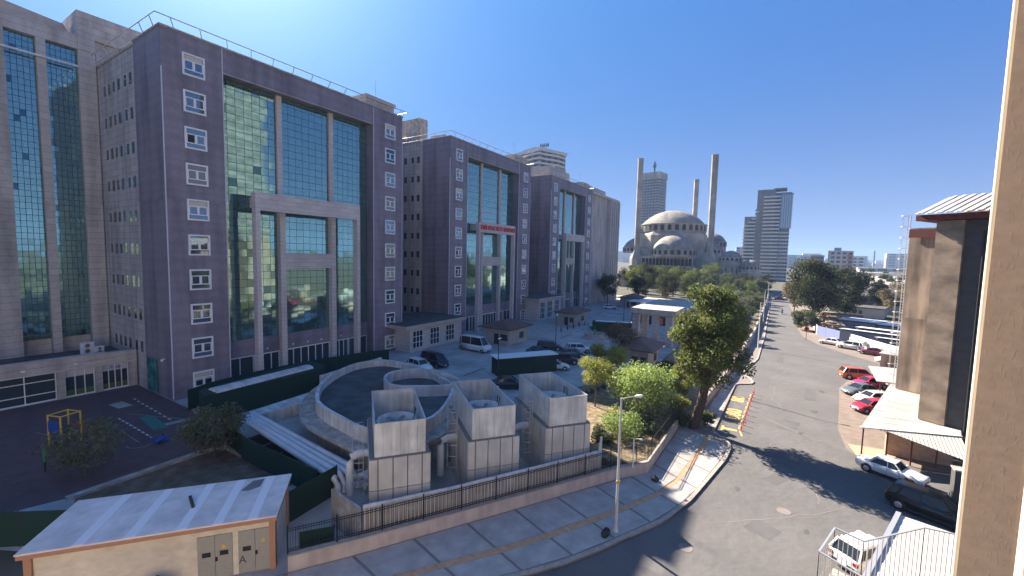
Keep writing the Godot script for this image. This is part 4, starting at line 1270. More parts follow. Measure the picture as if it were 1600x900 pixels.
# ---------------------------------------------------------------- vehicles
# kinds: [length, width, height, belt, bonnet start, windscreen foot, roof front, roof rear, rear window foot] as x from the rear
const CARS := {
	"sedan": [4.5, 1.78, 1.45, 0.92, 4.4, 3.25, 2.55, 1.35, 0.6],
	"hatch": [4.1, 1.76, 1.48, 0.95, 4.0, 3.05, 2.35, 0.55, 0.12],
	"suv": [4.6, 1.86, 1.68, 1.05, 4.5, 3.45, 2.8, 0.45, 0.1],
	"van": [5.0, 1.95, 1.95, 1.1, 4.9, 4.2, 3.6, 0.25, 0.06],
	"minibus": [6.2, 2.05, 2.6, 1.25, 6.1, 5.5, 4.7, 0.2, 0.05],
	"old_sedan": [4.26, 1.62, 1.4, 0.9, 4.2, 2.95, 2.45, 1.25, 0.85],
}
func car(kind: String, paint: String, label: String, x: float, z: float, az: float, group := "") -> Node3D:
	var c: Array = CARS[kind]
	var t := thing("parked_car", label, "van" if kind in ["van", "minibus"] else "car", V(x, 0.012, z), -deg_to_rad(az), group)
	var P: Material = M["car_" + paint]
	var L: float = c[0]; var W: float = c[1] / 2; var H: float = c[2]; var B: float = c[3]
	var boxy := kind in ["old_sedan"]
	var hood := B - (0.06 if boxy else 0.16)
	if kind in ["van", "minibus"]: hood = B - 0.2
	# stations of the lower body from tail to nose: x, half width, bottom, deck height
	var tail := B - (0.03 if kind in ["sedan", "old_sedan"] else 0.0)
	var S := [[0.0, W * 0.86, 0.42, tail - 0.22], [0.08, W * 0.93, 0.3, tail - 0.08], [0.35, W * 0.98, 0.24, tail], [c[8] + 0.25, W, 0.22, B], [L * 0.45, W, 0.2, B], [c[5], W * 0.99, 0.22, B - 0.02], [c[5] + 0.45, W * 0.98, 0.23, lerpf(B, hood, 0.4)], [L - 0.35, W * 0.94, 0.25, hood - 0.06], [L - 0.08, W * 0.86, 0.3, hood - 0.2], [L, W * 0.74, 0.36, hood - 0.32]]
	if boxy:
		S[0] = [0.0, W * 0.95, 0.4, tail - 0.05]; S[9] = [L, W * 0.93, 0.4, hood - 0.12]; S[8] = [L - 0.08, W * 0.96, 0.3, hood - 0.05]
	var rings: Array = []
	for s in S:
		var w: float = s[1]; var y0: float = s[2]; var y1: float = s[3]; var X: float = s[0] - L / 2
		rings.append([V(X, y0, -w * 0.9), V(X, y0 + 0.12, -w), V(X, lerpf(y0, y1, 0.62), -w), V(X, y1 - 0.07, -w * 0.97), V(X, y1, -w * 0.84), V(X, y1 + 0.035, -w * 0.4), V(X, y1 + 0.035, w * 0.4), V(X, y1, w * 0.84), V(X, y1 - 0.07, w * 0.97), V(X, lerpf(y0, y1, 0.62), w), V(X, y0 + 0.12, w), V(X, y0, w * 0.9)])
	var b := MB.new()
	b.loft(rings)
	var body := obj("body", b, P, t)
	# glass house
	var xr0: float = c[8] - L / 2; var xr1: float = c[7] - L / 2; var xf1: float = c[6] - L / 2; var xf0: float = c[5] - L / 2
	var wb := W * 0.86; var wt := W * 0.68
	var yb := B - 0.05; var yt := H - 0.06
	var gl := func(called: String, p: Array) -> void:
		var g := MB.new()
		g.quad(p[0], p[1], p[2], p[3])
		obj(called, g, M.car_glass, t)
	gl.call("windscreen", [V(xf0, yb, wb), V(xf0, yb, -wb), V(xf1, yt, -wt), V(xf1, yt, wt)])
	gl.call("rear_window", [V(xr0, yb, -wb), V(xr0, yb, wb), V(xr1, yt, wt), V(xr1, yt, -wt)])
	gl.call("side_window", [V(xr0, yb, wb), V(xf0, yb, wb), V(xf1, yt, wt), V(xr1, yt, wt)])
	gl.call("side_window", [V(xf0, yb, -wb), V(xr0, yb, -wb), V(xr1, yt, -wt), V(xf1, yt, -wt)])
	b = MB.new()
	var rr: Array = []
	for e in [[xr1 - 0.06, 0.0], [xr1 + 0.15, 0.05], [(xr1 + xf1) / 2, 0.075], [xf1 - 0.15, 0.05], [xf1 + 0.06, -0.01]]:
		rr.append([V(e[0], yt - 0.03, -wt - 0.03), V(e[0], yt + e[1] * 0.6, -wt + 0.02), V(e[0], yt + e[1], -wt * 0.5), V(e[0], yt + e[1], wt * 0.5), V(e[0], yt + e[1] * 0.6, wt - 0.02), V(e[0], yt - 0.03, wt + 0.03)])
	b.loft(rr)
	obj("roof", b, P, t)
	b = MB.new()
	for s in [-1.0, 1.0]:
		b.bar(V(xf0 + 0.02, yb, s * wb), V(xf1, yt, s * wt), 0.07, 0.07)
		b.bar(V(xr0 - 0.02, yb, s * wb), V(xr1, yt, s * wt), 0.09, 0.12)
		var xm := lerpf(xr0 + 0.6, xf0, 0.42); b.bar(V(xm, yb, s * (wb + 0.005)), V(xm - 0.05, yt, s * (wt + 0.005)), 0.05, 0.08)
		if kind in ["suv", "hatch", "van", "minibus"]:
			b.bar(V(xr0 + 0.55, yb, s * (wb + 0.005)), V(xr1 + 0.4, yt, s * (wt + 0.005)), 0.06, 0.14)
	obj("pillars", b, P, t)
	# wheels in dark arches
	var r := 0.31 if kind != "suv" else 0.35
	var tyre := MB.new(); tyre.lathe(Vector3.ZERO, [Vector2(r * 0.62, -0.1), Vector2(r * 0.95, -0.1), Vector2(r, -0.06), Vector2(r, 0.06), Vector2(r * 0.95, 0.1), Vector2(r * 0.62, 0.1)], 20)
	var tm := tyre.mesh()
	var rim := MB.new(); rim.lathe(Vector3.ZERO, [Vector2(r * 0.64, 0.06), Vector2(r * 0.6, 0.09), Vector2(r * 0.2, 0.07), Vector2(0.001, 0.08)], 16)
	var rm := rim.mesh()
	var arch := MB.new(); arch.lathe(Vector3.ZERO, [Vector2(r + 0.06, -0.1), Vector2(r + 0.06, 0.0), Vector2(0.001, 0.0)], 20)
	var am := arch.mesh()
	for s in [-1.0, 1.0]:
		for px in [0.78, L - 0.82]:
			var bs := Basis(Vector3.RIGHT, PI / 2 * s)
			put("wheel_arch", am, M.black, t, V(px - L / 2, r + 0.02, s * (W + 0.004)), bs)
			var w := put("wheel", tm, M.rubber_black, t, V(px - L / 2, r, s * (W - 0.07)), bs)
			put("rim", rm, M.rim, w, V(0, 0.02, 0))
		var fw: float = S[8][1]
		b = MB.new()
		b.loft([[V(L / 2 - 0.3, hood - 0.26, s * (fw + 0.03)), V(L / 2 - 0.3, hood - 0.12, s * (fw + 0.01)), V(L / 2 - 0.3, hood - 0.1, s * fw * 0.6), V(L / 2 - 0.3, hood - 0.26, s * fw * 0.6)], [V(L / 2 - 0.02, hood - 0.4, s * fw * 0.88), V(L / 2 - 0.02, hood - 0.27, s * fw * 0.86), V(L / 2 - 0.01, hood - 0.27, s * fw * 0.55), V(L / 2 - 0.01, hood - 0.4, s * fw * 0.55)]], true, true, false)
		obj("headlight", b, M.headlight, t)
		b = MB.new(); b.box(V(-L / 2 + 0.02, tail - 0.22, s * W * 0.74), V(0.08, 0.16, W * 0.3)); obj("taillight", b, M.taillight, t)
		b = MB.new(); b.box(V(xf0 - 0.15, B + 0.05, s * (W + 0.06)), V(0.12, 0.12, 0.18)); obj("mirror", b, P, t)
	b = MB.new()
	b.box(V(L / 2 - 0.0, 0.45, 0), V(0.05, 0.16, W * 1.1)); b.box(V(-L / 2 - 0.0, 0.42, 0), V(0.06, 0.16, W * 1.4))
	for s in [-1.0, 1.0]: b.box(V(0, 0.26, s * (W - 0.01)), V(L * 0.5, 0.1, 0.04))
	obj("bumper_trim", b, M.dark_metal, t)
	for e in [L / 2 + 0.03, -L / 2 - 0.035]: put("number_plate", box_mesh(V(0.015, 0.11, 0.5)), M.lamp_white, t, V(e, 0.46, 0))
	b = MB.new()
	for s in [-1.0, 1.0]:
		for dx in [lerpf(xr0 + 0.6, xf0, 0.42), lerpf(xr0 + 0.6, xf0, -0.1), xf0 - 0.1]:
			b.box(V(dx, lerpf(0.3, B, 0.45), s * (W + 0.001)), V(0.014, B * 0.62, 0.012))
	obj("door_seams", b, M.black, body)
	return t

func cars() -> void:
	car("old_sedan", "white", "white boxy old saloon parked at the kerb in front of the lean-to", 44.15, 8.75, 117)
	car("suv", "black", "large black car parked in tree shade beside the near roof", 38.6, 9.9, 115)
	car("hatch", "white", "white car seen from behind below the stair railing", 30.4, 5.3, 38)
	car("hatch", "red", "bright red hatchback half under the corrugated lean-to", 62.6, 10.2, -122, "cars parked by the lean-to")
	car("hatch", "white", "white car squeezed behind the red hatchback", 66.6, 10.9, -122, "cars parked by the lean-to")
	car("sedan", "grey", "dark grey saloon with its nose out towards the street", 70.2, 10.2, -128, "cars parked by the lean-to")
	car("hatch", "pink", "crimson car behind the dark grey saloon", 75.0, 11.8, -120, "cars parked by the lean-to")
	car("suv", "orange", "orange crossover parked farthest from the lean-to", 79.4, 11.2, 75, "cars parked by the lean-to")
	car("sedan", "white", "white saloon at the blue panel of the yard fence", 109.6, 10.6, -63, "cars along the yard fence")
	car("suv", "white", "white small van in front of the white yard fence", 106.3, 13.4, -65, "cars along the yard fence")
	car("sedan", "dark_red", "dark red car at the right end of the yard fence", 102.2, 16.2, -70, "cars along the yard fence")
	var far := [["sedan", "dark_red", "red car at the far end of the street", 222, 2.2], ["sedan", "white", "white car at the far end of the street, second from left", 226, 5.6], ["hatch", "grey", "grey car at the far end of the street, third from left", 230, 9.0], ["suv", "silver", "silver car at the far end of the street under the dark trees", 219, 12.5]]
	for f in far: car(f[0], f[1], f[2], f[3], f[4], 80, "cars at the far end of the street")
	var g := "cars parked in the courthouse court"
	car("suv", "white", "white car beside the black van behind the oval building", 44.7, -43.4, 100, g)
	car("van", "black", "black van with a pale roof behind the oval building", 48.0, -43.4, 100, g)
	car("minibus", "white", "white minibus in front of the first guard kiosk", 59.8, -44.6, 92, g)
	car("suv", "black", "black off-roader in the middle of the courtyard cars", 61.0, -27.9, 50, g)
	car("sedan", "navy", "dark blue car behind the green container", 64.0, -34.0, 60, g)
	car("suv", "black", "black estate car at the back of the courtyard cars", 68.4, -34.2, 60, g)
	car("suv", "white", "white off-roader at the right of the courtyard cars", 70.0, -29.2, 60, g)
	car("hatch", "grey", "dark car tucked between the black and white off-roaders", 66.4, -28.7, 60, g)
	car("sedan", "white", "white car with a glass roof right of the green container", 57.2, -27.6, 60, g)
	car("sedan", "navy", "dark car between the middle cooling tower and the green container", 45.5, -28.4, 55, g)
	car("suv", "white", "white off-roader driving before the stone end block", 136, -46.3, 55, g)
	car("sedan", "white", "white car with a dark roof behind the green booth", 97.5, -35.8, 40, g)
	car("hatch", "silver", "silver car half hidden by the garden tree near the gate kiosk", 60.5, -19.8, 60, g)

# ---------------------------------------------------------------- street furniture
func furniture() -> void:
	var t := thing("street_lamp", "tall grey street lamp post on the near sidewalk with one arm", "street lamp", V(24.9, 0.11, -7.5))
	var b := MB.new(); b.tube([V(0, 0, 0), V(0, 8.45, 0)], 0.1, 0.055, 10); obj("pole", b, M.lamp_grey, t)
	b = MB.new(); b.lathe(Vector3.ZERO, [Vector2(0.2, 0), Vector2(0.2, 0.05), Vector2(0.13, 0.08), Vector2(0.12, 0.4)], 10); obj("base", b, M.lamp_grey, t)
	b = MB.new(); b.tube([V(0, 8.4, 0), V(0.8, 8.45, 0.62)], 0.035, 0.035, 8); obj("arm", b, M.lamp_grey, t)
	b = MB.new(); b.lathe(Vector3.ZERO, [Vector2(0.001, -0.1), Vector2(0.1, -0.08), Vector2(0.14, 0), Vector2(0.08, 0.06), Vector2(0.001, 0.07)], 12, 0, TAU, true, 2.4, 1.0)
	put("lamp_head", b.mesh(), M.lamp_white, t, V(1.0, 8.46, 0.78), Basis(Vector3.UP, -0.66))
	b = MB.new(); b.bx(-0.1, 3.1, -0.1, 0.1, 3.25, 0.1); obj("yellow_band", b, M.yellow_paint, t)
	t = thing("garden_lamp", "short white lamp post by the corner of the iron fence", "street lamp", V(31.9, 0.9, -8.5))
	b = MB.new(); b.tube([V(0, 0, 0), V(0, 2.3, 0), V(0.5, 2.2, 0.38)], 0.045, 0.035, 8); obj("pole", b, M.lamp_white, t)
	b = MB.new(); b.lathe(V(0.55, 2.12, 0.42), [Vector2(0.001, -0.06), Vector2(0.13, 0), Vector2(0.08, 0.08), Vector2(0.001, 0.1)], 10); obj("lamp_head", b, M.lamp_white, t)
	t = thing("rubbish_bag", "black rubbish bag lying at the foot of the street lamp", "bag", V(24.2, 0.12, -7.9))
	b = MB.new(); b.lathe(Vector3.ZERO, [Vector2(0.001, 0), Vector2(0.26, 0.03), Vector2(0.3, 0.15), Vector2(0.2, 0.28), Vector2(0.05, 0.34), Vector2(0.09, 0.4)], 10, 0, TAU, true, 1.7, 0.8); obj("bag", b, M.black, t)
	t = thing("rubbish_bag", "black rubbish bag against the wall corner near the white garden lamp", "bag", V(32.4, 0.12, -6.9))
	b = MB.new(); b.lathe(Vector3.ZERO, [Vector2(0.001, 0), Vector2(0.26, 0.03), Vector2(0.3, 0.15), Vector2(0.2, 0.28), Vector2(0.05, 0.34), Vector2(0.09, 0.4)], 10); obj("bag", b, M.black, t)
	var poles := [[60.0, -4.8, 8.0, "steel utility pole beside the parking bay"], [94.5, -2.2, 9.0, "white street lamp on the left sidewalk, nearest of the far three"], [135.3, -2.3, 9.0, "white street lamp on the left sidewalk, second of the far three"], [185.0, -2.2, 9.0, "white street lamp on the left sidewalk, farthest of the three"]]
	for p in poles:
		t = thing("lamp_post", p[3], "street lamp", V(p[0], 0.1, p[1]), 0, "posts along the left sidewalk")
		b = MB.new(); b.tube([V(0, 0, 0), V(0, p[2], 0)], 0.1, 0.06, 8); obj("pole", b, M.steel if p[0] < 70 else M.lamp_white, t)
		b = MB.new(); b.bar(V(0, p[2], 0), V(0, p[2] + 0.15, 1.5), 0.05, 0.05); b.bx(-0.1, p[2] + 0.1, 1.2, 0.1, p[2] + 0.2, 1.9); obj("arm", b, M.lamp_white, t)
	# flexible red posts beside the bay
	var pb := MB.new(); pb.tube([V(0, 0.02, 0), V(0, 0.78, 0)], 0.05, 0.045, 8)
	var pm := pb.mesh()
	var bandb := MB.new(); bandb.tube([V(0, 0.5, 0), V(0, 0.62, 0)], 0.055, 0.055, 8)
	var bandm := bandb.mesh()
	for i in 9:
		t = thing("delineator_post", "red flexible post beside the yellow lettered bay, %s from the near end" % ORD[i], "bollard", V(47.5 + i * 1.78, 0, -2.07 + i * 0.065), 0, "red posts along the bay")
		put("post", pm, M.red_plastic, t)
		put("reflective_band", bandm, M.lamp_white, t)
		put("foot", box_mesh(V(0.3, 0.03, 0.3)), M.red_plastic, t, V(0, 0.015, 0))
	# yellow lettering on the bay
	var marks := Node3D.new(); marks.name = "bay_markings"; add_child(marks); marks.set_meta("kind", "structure")
	for w in [["T", 47.2, 1.9], ["080", 52.3, 1.5], ["80", 58.3, 1.5]]:
		var tm := TextMesh.new(); tm.text = w[0]; tm.font_size = 100; tm.pixel_size = 0.015; tm.depth = 0.004
		var f := SystemFont.new(); f.font_names = PackedStringArray(["Droid Sans"]); f.font_weight = 700; tm.font = f
		# lying on the road, read along the bay
		var bs := Basis(V(1, 0, 0), V(0, 0, -1), V(0, 1, 0)).rotated(Vector3.UP, 0.0)
		bs = bs.scaled_local(V(w[2], 1.35, 1))
		put("letters", tm, M.line_yellow, marks, V(w[1], 0.006, -3.1), bs)
	b = MB.new(); b.bar(V(46.0, 0.006, -1.9), V(47.4, 0.006, -2.2), 0.14, 0.006)
	for i in 8: b.bar(V(47.8 + i * 1.78, 0.006, -2.3 + i * 0.06), V(48.9 + i * 1.78, 0.006, -2.27 + i * 0.06), 0.14, 0.006)
	obj("edge_line", b, M.line_yellow, marks)
	b = MB.new()
	for p in [[33.6, 1.4, 0.42], [25.9, -3.6, 0.4]]:
		b = MB.new(); b.lathe(V(p[0], 0.0, p[1]), [Vector2(p[2], 0.004), Vector2(p[2], 0.012), Vector2(p[2] - 0.07, 0.012), Vector2(p[2] - 0.07, 0.007), Vector2(0.001, 0.007)], 24, 0, TAU, false)
		for k in 5: b.bx(p[0] - 0.22, 0.007, p[1] - 0.24 + k * 0.11, p[0] + 0.22, 0.013, p[1] - 0.2 + k * 0.11)
		tag(obj("manhole_cover", b, M.slab_dark), "round iron manhole cover in the sunlit road" if p[0] > 30 else "round iron manhole cover in the shaded road near the kerb", "manhole cover")
	# road sign on the verge
	t = thing("road_sign", "round red road sign on a post at the dusty right verge", "sign", V(111.6, 0, 6.3))
	b = MB.new(); b.tube([V(0, 0, 0), V(0, 2.9, 0)], 0.05, 0.05, 8); obj("post", b, M.rust_red, t)
	b = MB.new(); b.lathe(Vector3.ZERO, [Vector2(0.001, 0.0), Vector2(0.45, 0.0), Vector2(0.45, 0.03), Vector2(0.001, 0.03)], 24); put("disc", b.mesh(), M.sign_red, t, V(0, 2.6, 0), Basis(Vector3.BACK, PI / 2))
	b = MB.new(); b.lathe(Vector3.ZERO, [Vector2(0.001, 0.031), Vector2(0.3, 0.031), Vector2(0.3, 0.036), Vector2(0.001, 0.036)], 20); put("disc_face", b.mesh(), M.dark_metal, t, V(0, 2.6, 0), Basis(Vector3.BACK, PI / 2))
	motorcyclist()

func motorcyclist() -> void:
	var t := thing("motorcycle", "small dark motorcycle riding down the middle of the street", "motorcycle", V(162.5, 0, 2.3), PI)
	for x in [-0.65, 0.65]:
		var b := MB.new(); b.lathe(Vector3.ZERO, [Vector2(0.22, -0.05), Vector2(0.3, -0.04), Vector2(0.3, 0.04), Vector2(0.22, 0.05)], 16); put("wheel", b.mesh(), M.rubber_black, t, V(x, 0.3, 0), Basis(Vector3.RIGHT, PI / 2))
	var b := MB.new(); b.bar(V(-0.7, 0.75, 0), V(0.1, 0.72, 0), 0.24, 0.12); b.bar(V(0.1, 0.75, 0), V(0.45, 0.85, 0), 0.28, 0.25); b.bar(V(0.65, 0.3, 0), V(0.4, 1.05, 0), 0.1, 0.08); b.bx(-0.3, 0.3, -0.12, 0.3, 0.65, 0.12); obj("frame", b, M.dark_metal, t)
	b = MB.new(); b.bar(V(0.38, 1.05, -0.35), V(0.38, 1.05, 0.35), 0.04, 0.04); obj("handlebar", b, M.steel, t)
	b = MB.new(); b.box(V(0.6, 0.9, 0), V(0.1, 0.16, 0.16)); obj("headlight", b, M.headlight, t)
	# the rider: one continuous skin from a distance field of tapered bones
	t = thing("person", "rider in dark clothes and helmet sitting on the motorcycle", "person", V(162.5, 0, 2.3), PI)
	var bones: Array = [[V(-0.2, 0.88, 0), V(-0.1, 1.4, 0), 0.16, 0.17], [V(-0.1, 1.4, 0), V(-0.03, 1.56, 0), 0.07, 0.07], [V(-0.03, 1.62, 0), V(0.0, 1.7, 0), 0.105, 0.1]]
	for s in [-1.0, 1.0]:
		bones.append_array([[V(-0.2, 0.86, s * 0.1), V(0.22, 0.8, s * 0.2), 0.1, 0.075], [V(0.22, 0.8, s * 0.2), V(0.02, 0.4, s * 0.2), 0.07, 0.05], [V(0.02, 0.38, s * 0.2), V(0.2, 0.35, s * 0.2), 0.045, 0.04], [V(-0.1, 1.38, s * 0.18), V(0.1, 1.15, s * 0.3), 0.065, 0.05], [V(0.1, 1.15, s * 0.3), V(0.34, 1.08, s * 0.3), 0.045, 0.035], [V(0.34, 1.08, s * 0.3), V(0.4, 1.05, s * 0.3), 0.04, 0.035]])
	put("body", bone_mesh(bones, 0.03), M.denim, t)
	b = MB.new(); b.lathe(V(-0.01, 1.66, 0), [Vector2(0.13, -0.06), Vector2(0.14, 0.02), Vector2(0.1, 0.1), Vector2(0.001, 0.14)], 14); obj("helmet", b, M.black, t)

func bone_mesh(bones: Array, cell: float) -> ArrayMesh:   # surface nets over smooth-joined tapered capsules
	var lo := V(1e9, 1e9, 1e9); var hi := -lo
	for q in bones:
		for p in [q[0], q[1]]:
			var r: float = maxf(q[2], q[3]) + 0.06
			lo = lo.min(p - V(r, r, r)); hi = hi.max(p + V(r, r, r))
	var n := Vector3i(((hi - lo) / cell).ceil()) + Vector3i(2, 2, 2)
	var d := PackedFloat32Array(); d.resize(n.x * n.y * n.z)
	var at := func(i: int, j: int, k: int) -> int: return (k * n.y + j) * n.x + i
	for k in n.z:
		for j in n.y:
			for i in n.x:
				var p := lo + V(i, j, k) * cell
				var e := 0.0
				for q in bones:
					var a: Vector3 = q[0]; var ab: Vector3 = q[1] - q[0]
					var h := clampf((p - a).dot(ab) / ab.length_squared(), 0, 1)
					e += exp(-45.0 * ((p - a - ab * h).length() - lerpf(q[2], q[3], h)))
				d[at.call(i, j, k)] = -log(maxf(e, 1e-30)) / 45.0
	var vid := {}
	var pos: Array = []
	for k in n.z - 1:
		for j in n.y - 1:
			for i in n.x - 1:
				var sum := Vector3.ZERO; var c := 0
				for e in [[0, 0, 0, 1, 0, 0], [0, 1, 0, 1, 1, 0], [0, 0, 1, 1, 0, 1], [0, 1, 1, 1, 1, 1], [0, 0, 0, 0, 1, 0], [1, 0, 0, 1, 1, 0], [0, 0, 1, 0, 1, 1], [1, 0, 1, 1, 1, 1], [0, 0, 0, 0, 0, 1], [1, 0, 0, 1, 0, 1], [0, 1, 0, 0, 1, 1], [1, 1, 0, 1, 1, 1]]:
					var a: float = d[at.call(i + e[0], j + e[1], k + e[2])]; var b: float = d[at.call(i + e[3], j + e[4], k + e[5])]
					if (a < 0) != (b < 0):
						sum += V(i + e[0], j + e[1], k + e[2]).lerp(V(i + e[3], j + e[4], k + e[5]), a / (a - b)); c += 1
				if c:
					vid[Vector3i(i, j, k)] = pos.size(); pos.append(lo + sum / c * cell)
	var mb := MB.new()
	mb.smooth(true)
	for v in vid:
		for ax in 3:
			var e := Vector3i.ZERO; e[ax] = 1
			var a: float = d[at.call(v.x, v.y, v.z)]; var w: Vector3i = v + e
			var b: float = d[at.call(w.x, w.y, w.z)]
			if (a < 0) == (b < 0): continue
			var u := Vector3i.ZERO; u[(ax + 1) % 3] = 1
			var s := Vector3i.ZERO; s[(ax + 2) % 3] = 1
			if not (vid.has(v - u) and vid.has(v - s) and vid.has(v - u - s)): continue
			var p: Array = [pos[vid[v]], pos[vid[v - u]], pos[vid[v - u - s]], pos[vid[v - s]]]
			if a < 0: mb.quad(p[0], p[1], p[2], p[3])
			else: mb.quad(p[3], p[2], p[1], p[0])
	return mb.mesh()

# ---------------------------------------------------------------- right side of the street
func right_side() -> void:
	# big concrete building with fins under a corrugated roof
	var t := thing("silo_building", "tall brown concrete building with fins and a corrugated metal roof on the right", "building", Vector3.ZERO)
	var w := Vector2(cos(deg_to_rad(122)), sin(deg_to_rad(122)))   # along its front
	var d := Vector2(-w.y, w.x) * -1.0                              # into the building
	var slab := func(called: String, a: Vector2, along_: float, deep: float, y0: float, y1: float, m: Material) -> void:
		var q := MB.new()
		q.prism(PackedVector2Array([a, a + w * along_, a + w * along_ + d * deep, a + d * deep]), y0, y1)
		obj(called, q, m, t)
	var f2 := Vector2(51.95, 11.75)
	var f1 := Vector2(63.3, 12.26)
	slab.call("front_fin", f2, 1.78, 10.6, 2.96, 20.9, M.tan_concrete)
	slab.call("rear_fin", f1, 5.0, 12.0, 2.96, 21.0, M.brown_concrete)
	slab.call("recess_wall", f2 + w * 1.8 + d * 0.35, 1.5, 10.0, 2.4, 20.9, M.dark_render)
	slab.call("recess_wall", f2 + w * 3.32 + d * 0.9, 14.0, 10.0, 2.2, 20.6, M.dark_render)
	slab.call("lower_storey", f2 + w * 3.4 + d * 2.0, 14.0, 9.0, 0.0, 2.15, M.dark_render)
	slab.call("lower_storey", f1 + w * 2.5 + d * 1.0, 10.0, 9.0, 0.0, 2.9, M.brown_concrete)
	var p0 := f2 + w * 3.0 + d * 0.2
	var b := MB.new(); b.tube([V(p0.x, 2.6, p0.y), V(p0.x, 20.0, p0.y)], 0.07, 0.07, 8)
	for i in 7: b.tube([V(p0.x, 4.2 + i * 2.4, p0.y), V(p0.x, 4.34 + i * 2.4, p0.y)], 0.1, 0.1, 8)
	obj("drain_pipe", b, M.black, t)
	b = MB.new(); var q0 := f2 + w * 3.2 + d * 0.3; b.bar(V(q0.x - 1.6, 9.0, q0.y - 0.2), V(q0.x + 0.4, 8.9, q0.y + 0.6), 0.14, 0.14); obj("bracket_pipe", b, M.rust_red, t)
	# red fascia boards and soffit under the eaves
	b = MB.new()
	var e0 := Vector2(51.7, 10.1); var e1 := e0 + w * 14.0
	b.bar(V(e0.x, 21.2, e0.y) + V(d.x, 0, d.y) * 0.6, V(e1.x, 21.2, e1.y) + V(d.x, 0, d.y) * 0.6, 0.12, 0.5)
	b.bar(V(f1.x, 20.4, f1.y) - V(d.x, 0, d.y) * 0.2, V(f1.x, 20.4, f1.y) - V(d.x, 0, d.y) * 0.2 + V(w.x, 0, w.y) * 3.6, 0.1, 0.9)
	b.prism(PackedVector2Array([e0 + d * 0.7, e1 + d * 0.7, e1 + d * 11.0, e0 + d * 11.0]), 20.95, 21.05)
	obj("red_fascia", b, M.rust_red, t)
	# corrugated roof, each sheet a piece
	for i in 22:
		b = MB.new()
		for r in [[0.0, 0.34, 0.0], [0.34, 0.62, 0.09]]:
			var a: Vector2 = e0 + w * (i * 0.62 + r[0]); var c: Vector2 = e0 + w * (i * 0.62 + r[1])
			var y: float = 21.5 + r[2]
			var a2: Vector2 = a + d * 6.8; var c2: Vector2 = c + d * 6.8
			b.loft([[V(a.x, y, a.y), V(c.x, y, c.y), V(c.x, y - 0.06, c.y), V(a.x, y - 0.06, a.y)], [V(a2.x, y + 2.1, a2.y), V(c2.x, y + 2.1, c2.y), V(c2.x, y + 2.04, c2.y), V(a2.x, y + 2.04, a2.y)]], true, true, false)
			a2 = a + d * 13.5; c2 = c + d * 13.5
			a += d * 6.8; c += d * 6.8
			b.loft([[V(a.x, y + 2.1, a.y), V(c.x, y + 2.1, c.y), V(c.x, y + 2.04, c.y), V(a.x, y + 2.04, a.y)], [V(a2.x, y, a2.y), V(c2.x, y, c2.y), V(c2.x, y - 0.06, c2.y), V(a2.x, y - 0.06, a2.y)]], true, true, false)
		obj("roof_sheet", b, M.sheet_bright if i % 3 else M.sheet_roof, t)
	# caged ladder on the far corner
	b = MB.new()
	var l0 := V(63.7, 0, 12.3)
	for s in [0.0, 0.45]: b.tube([l0 + V(s, 1.0, -s * 0.3), l0 + V(s, 22.4, -s * 0.3)], 0.04, 0.04, 6)
	for i in 62: b.bar(l0 + V(0, 1.3 + i * 0.34, 0), l0 + V(0.45, 1.3 + i * 0.34, -0.13), 0.03, 0.03)
	for i in 17:
		var pts: Array = []
		for k in 8:
			var a: float = PI * k / 7.0
			pts.append(l0 + V(0.22 - cos(a) * 0.4, 3.2 + i * 1.2, -0.06 - sin(a) * 0.75))
		b.tube(pts, 0.025, 0.025, 5, false)
	for k in [2, 5]:
		var a: float = PI * k / 7.0
		b.tube([l0 + V(0.22 - cos(a) * 0.4, 3.2, -0.06 - sin(a) * 0.75), l0 + V(0.22 - cos(a) * 0.4, 22.4, -0.06 - sin(a) * 0.75)], 0.02, 0.02, 5)
	obj("caged_ladder", b, M.steel, t)
	# gabled lean-to over the parked cars
	t = thing("lean_to_roof", "wide grey metal lean-to roof with a corrugated near slope below the concrete building", "roof")
	var r0 := V(46.3, 2.9, 6.95); var r1 := V(48.8, 2.9, 13.8)
	for i in 9:
		var f := i / 9.0; var g := (i + 1) / 9.0 - 0.004
		var A := r0.lerp(r1, 0.0); var far0 := V(66.0, 2.9, 12.3); var far1 := V(60.0, 2.9, 16.5)
		b = MB.new()
		var p := r0.lerp(far0, f); var q := r0.lerp(far0, g); var p2 := r1.lerp(far1, f); var q2 := r1.lerp(far1, g)
		b.loft([[p, q, q - V(0, 0.05, 0), p - V(0, 0.05, 0)], [p2, q2, q2 - V(0, 0.05, 0), p2 - V(0, 0.05, 0)]], true, true, false)
		obj("flat_sheet", b, M.sheet_roof, t)
	for i in 22:
		var f := i / 22.0; var g := (i + 0.78) / 22.0
		f = 0.23 + 0.77 * f; g = 0.23 + 0.77 * g
		var p := r0.lerp(r1, f); var q := r0.lerp(r1, g)
		var dn := V(-4.0, -0.75, -0.3)
		b = MB.new()
		b.loft([[p, q, q - V(0, 0.05, 0), p - V(0, 0.05, 0)], [p + dn * ((f - 0.22) * 1.28), q + dn * ((g - 0.22) * 1.28), q + dn * ((g - 0.22) * 1.28) - V(0, 0.05, 0), p + dn * ((f - 0.22) * 1.28) - V(0, 0.05, 0)]], true, true, false)
		obj("corrugated_sheet", b, M.sheet_bright, t)
	b = MB.new(); b.bar(r0 + V(0.03, 0.05, 0), r1 + V(0.03, 0.05, 0), 0.3, 0.05); obj("ridge_cap", b, M.sheet_bright, t)
	b = MB.new()
	for i in 5:
		var p := r0.lerp(r1, i / 4.0); b.bar(V(p.x, 0, p.z + 0.2), p + V(0, -0.06, 0.2), 0.1, 0.1)
	for p in [V(65.0, 0, 12.2), V(56.0, 0, 10.0)]: b.bar(p, p + V(0, 2.6, 0), 0.1, 0.1)
	obj("post", b, M.rust_red, t)
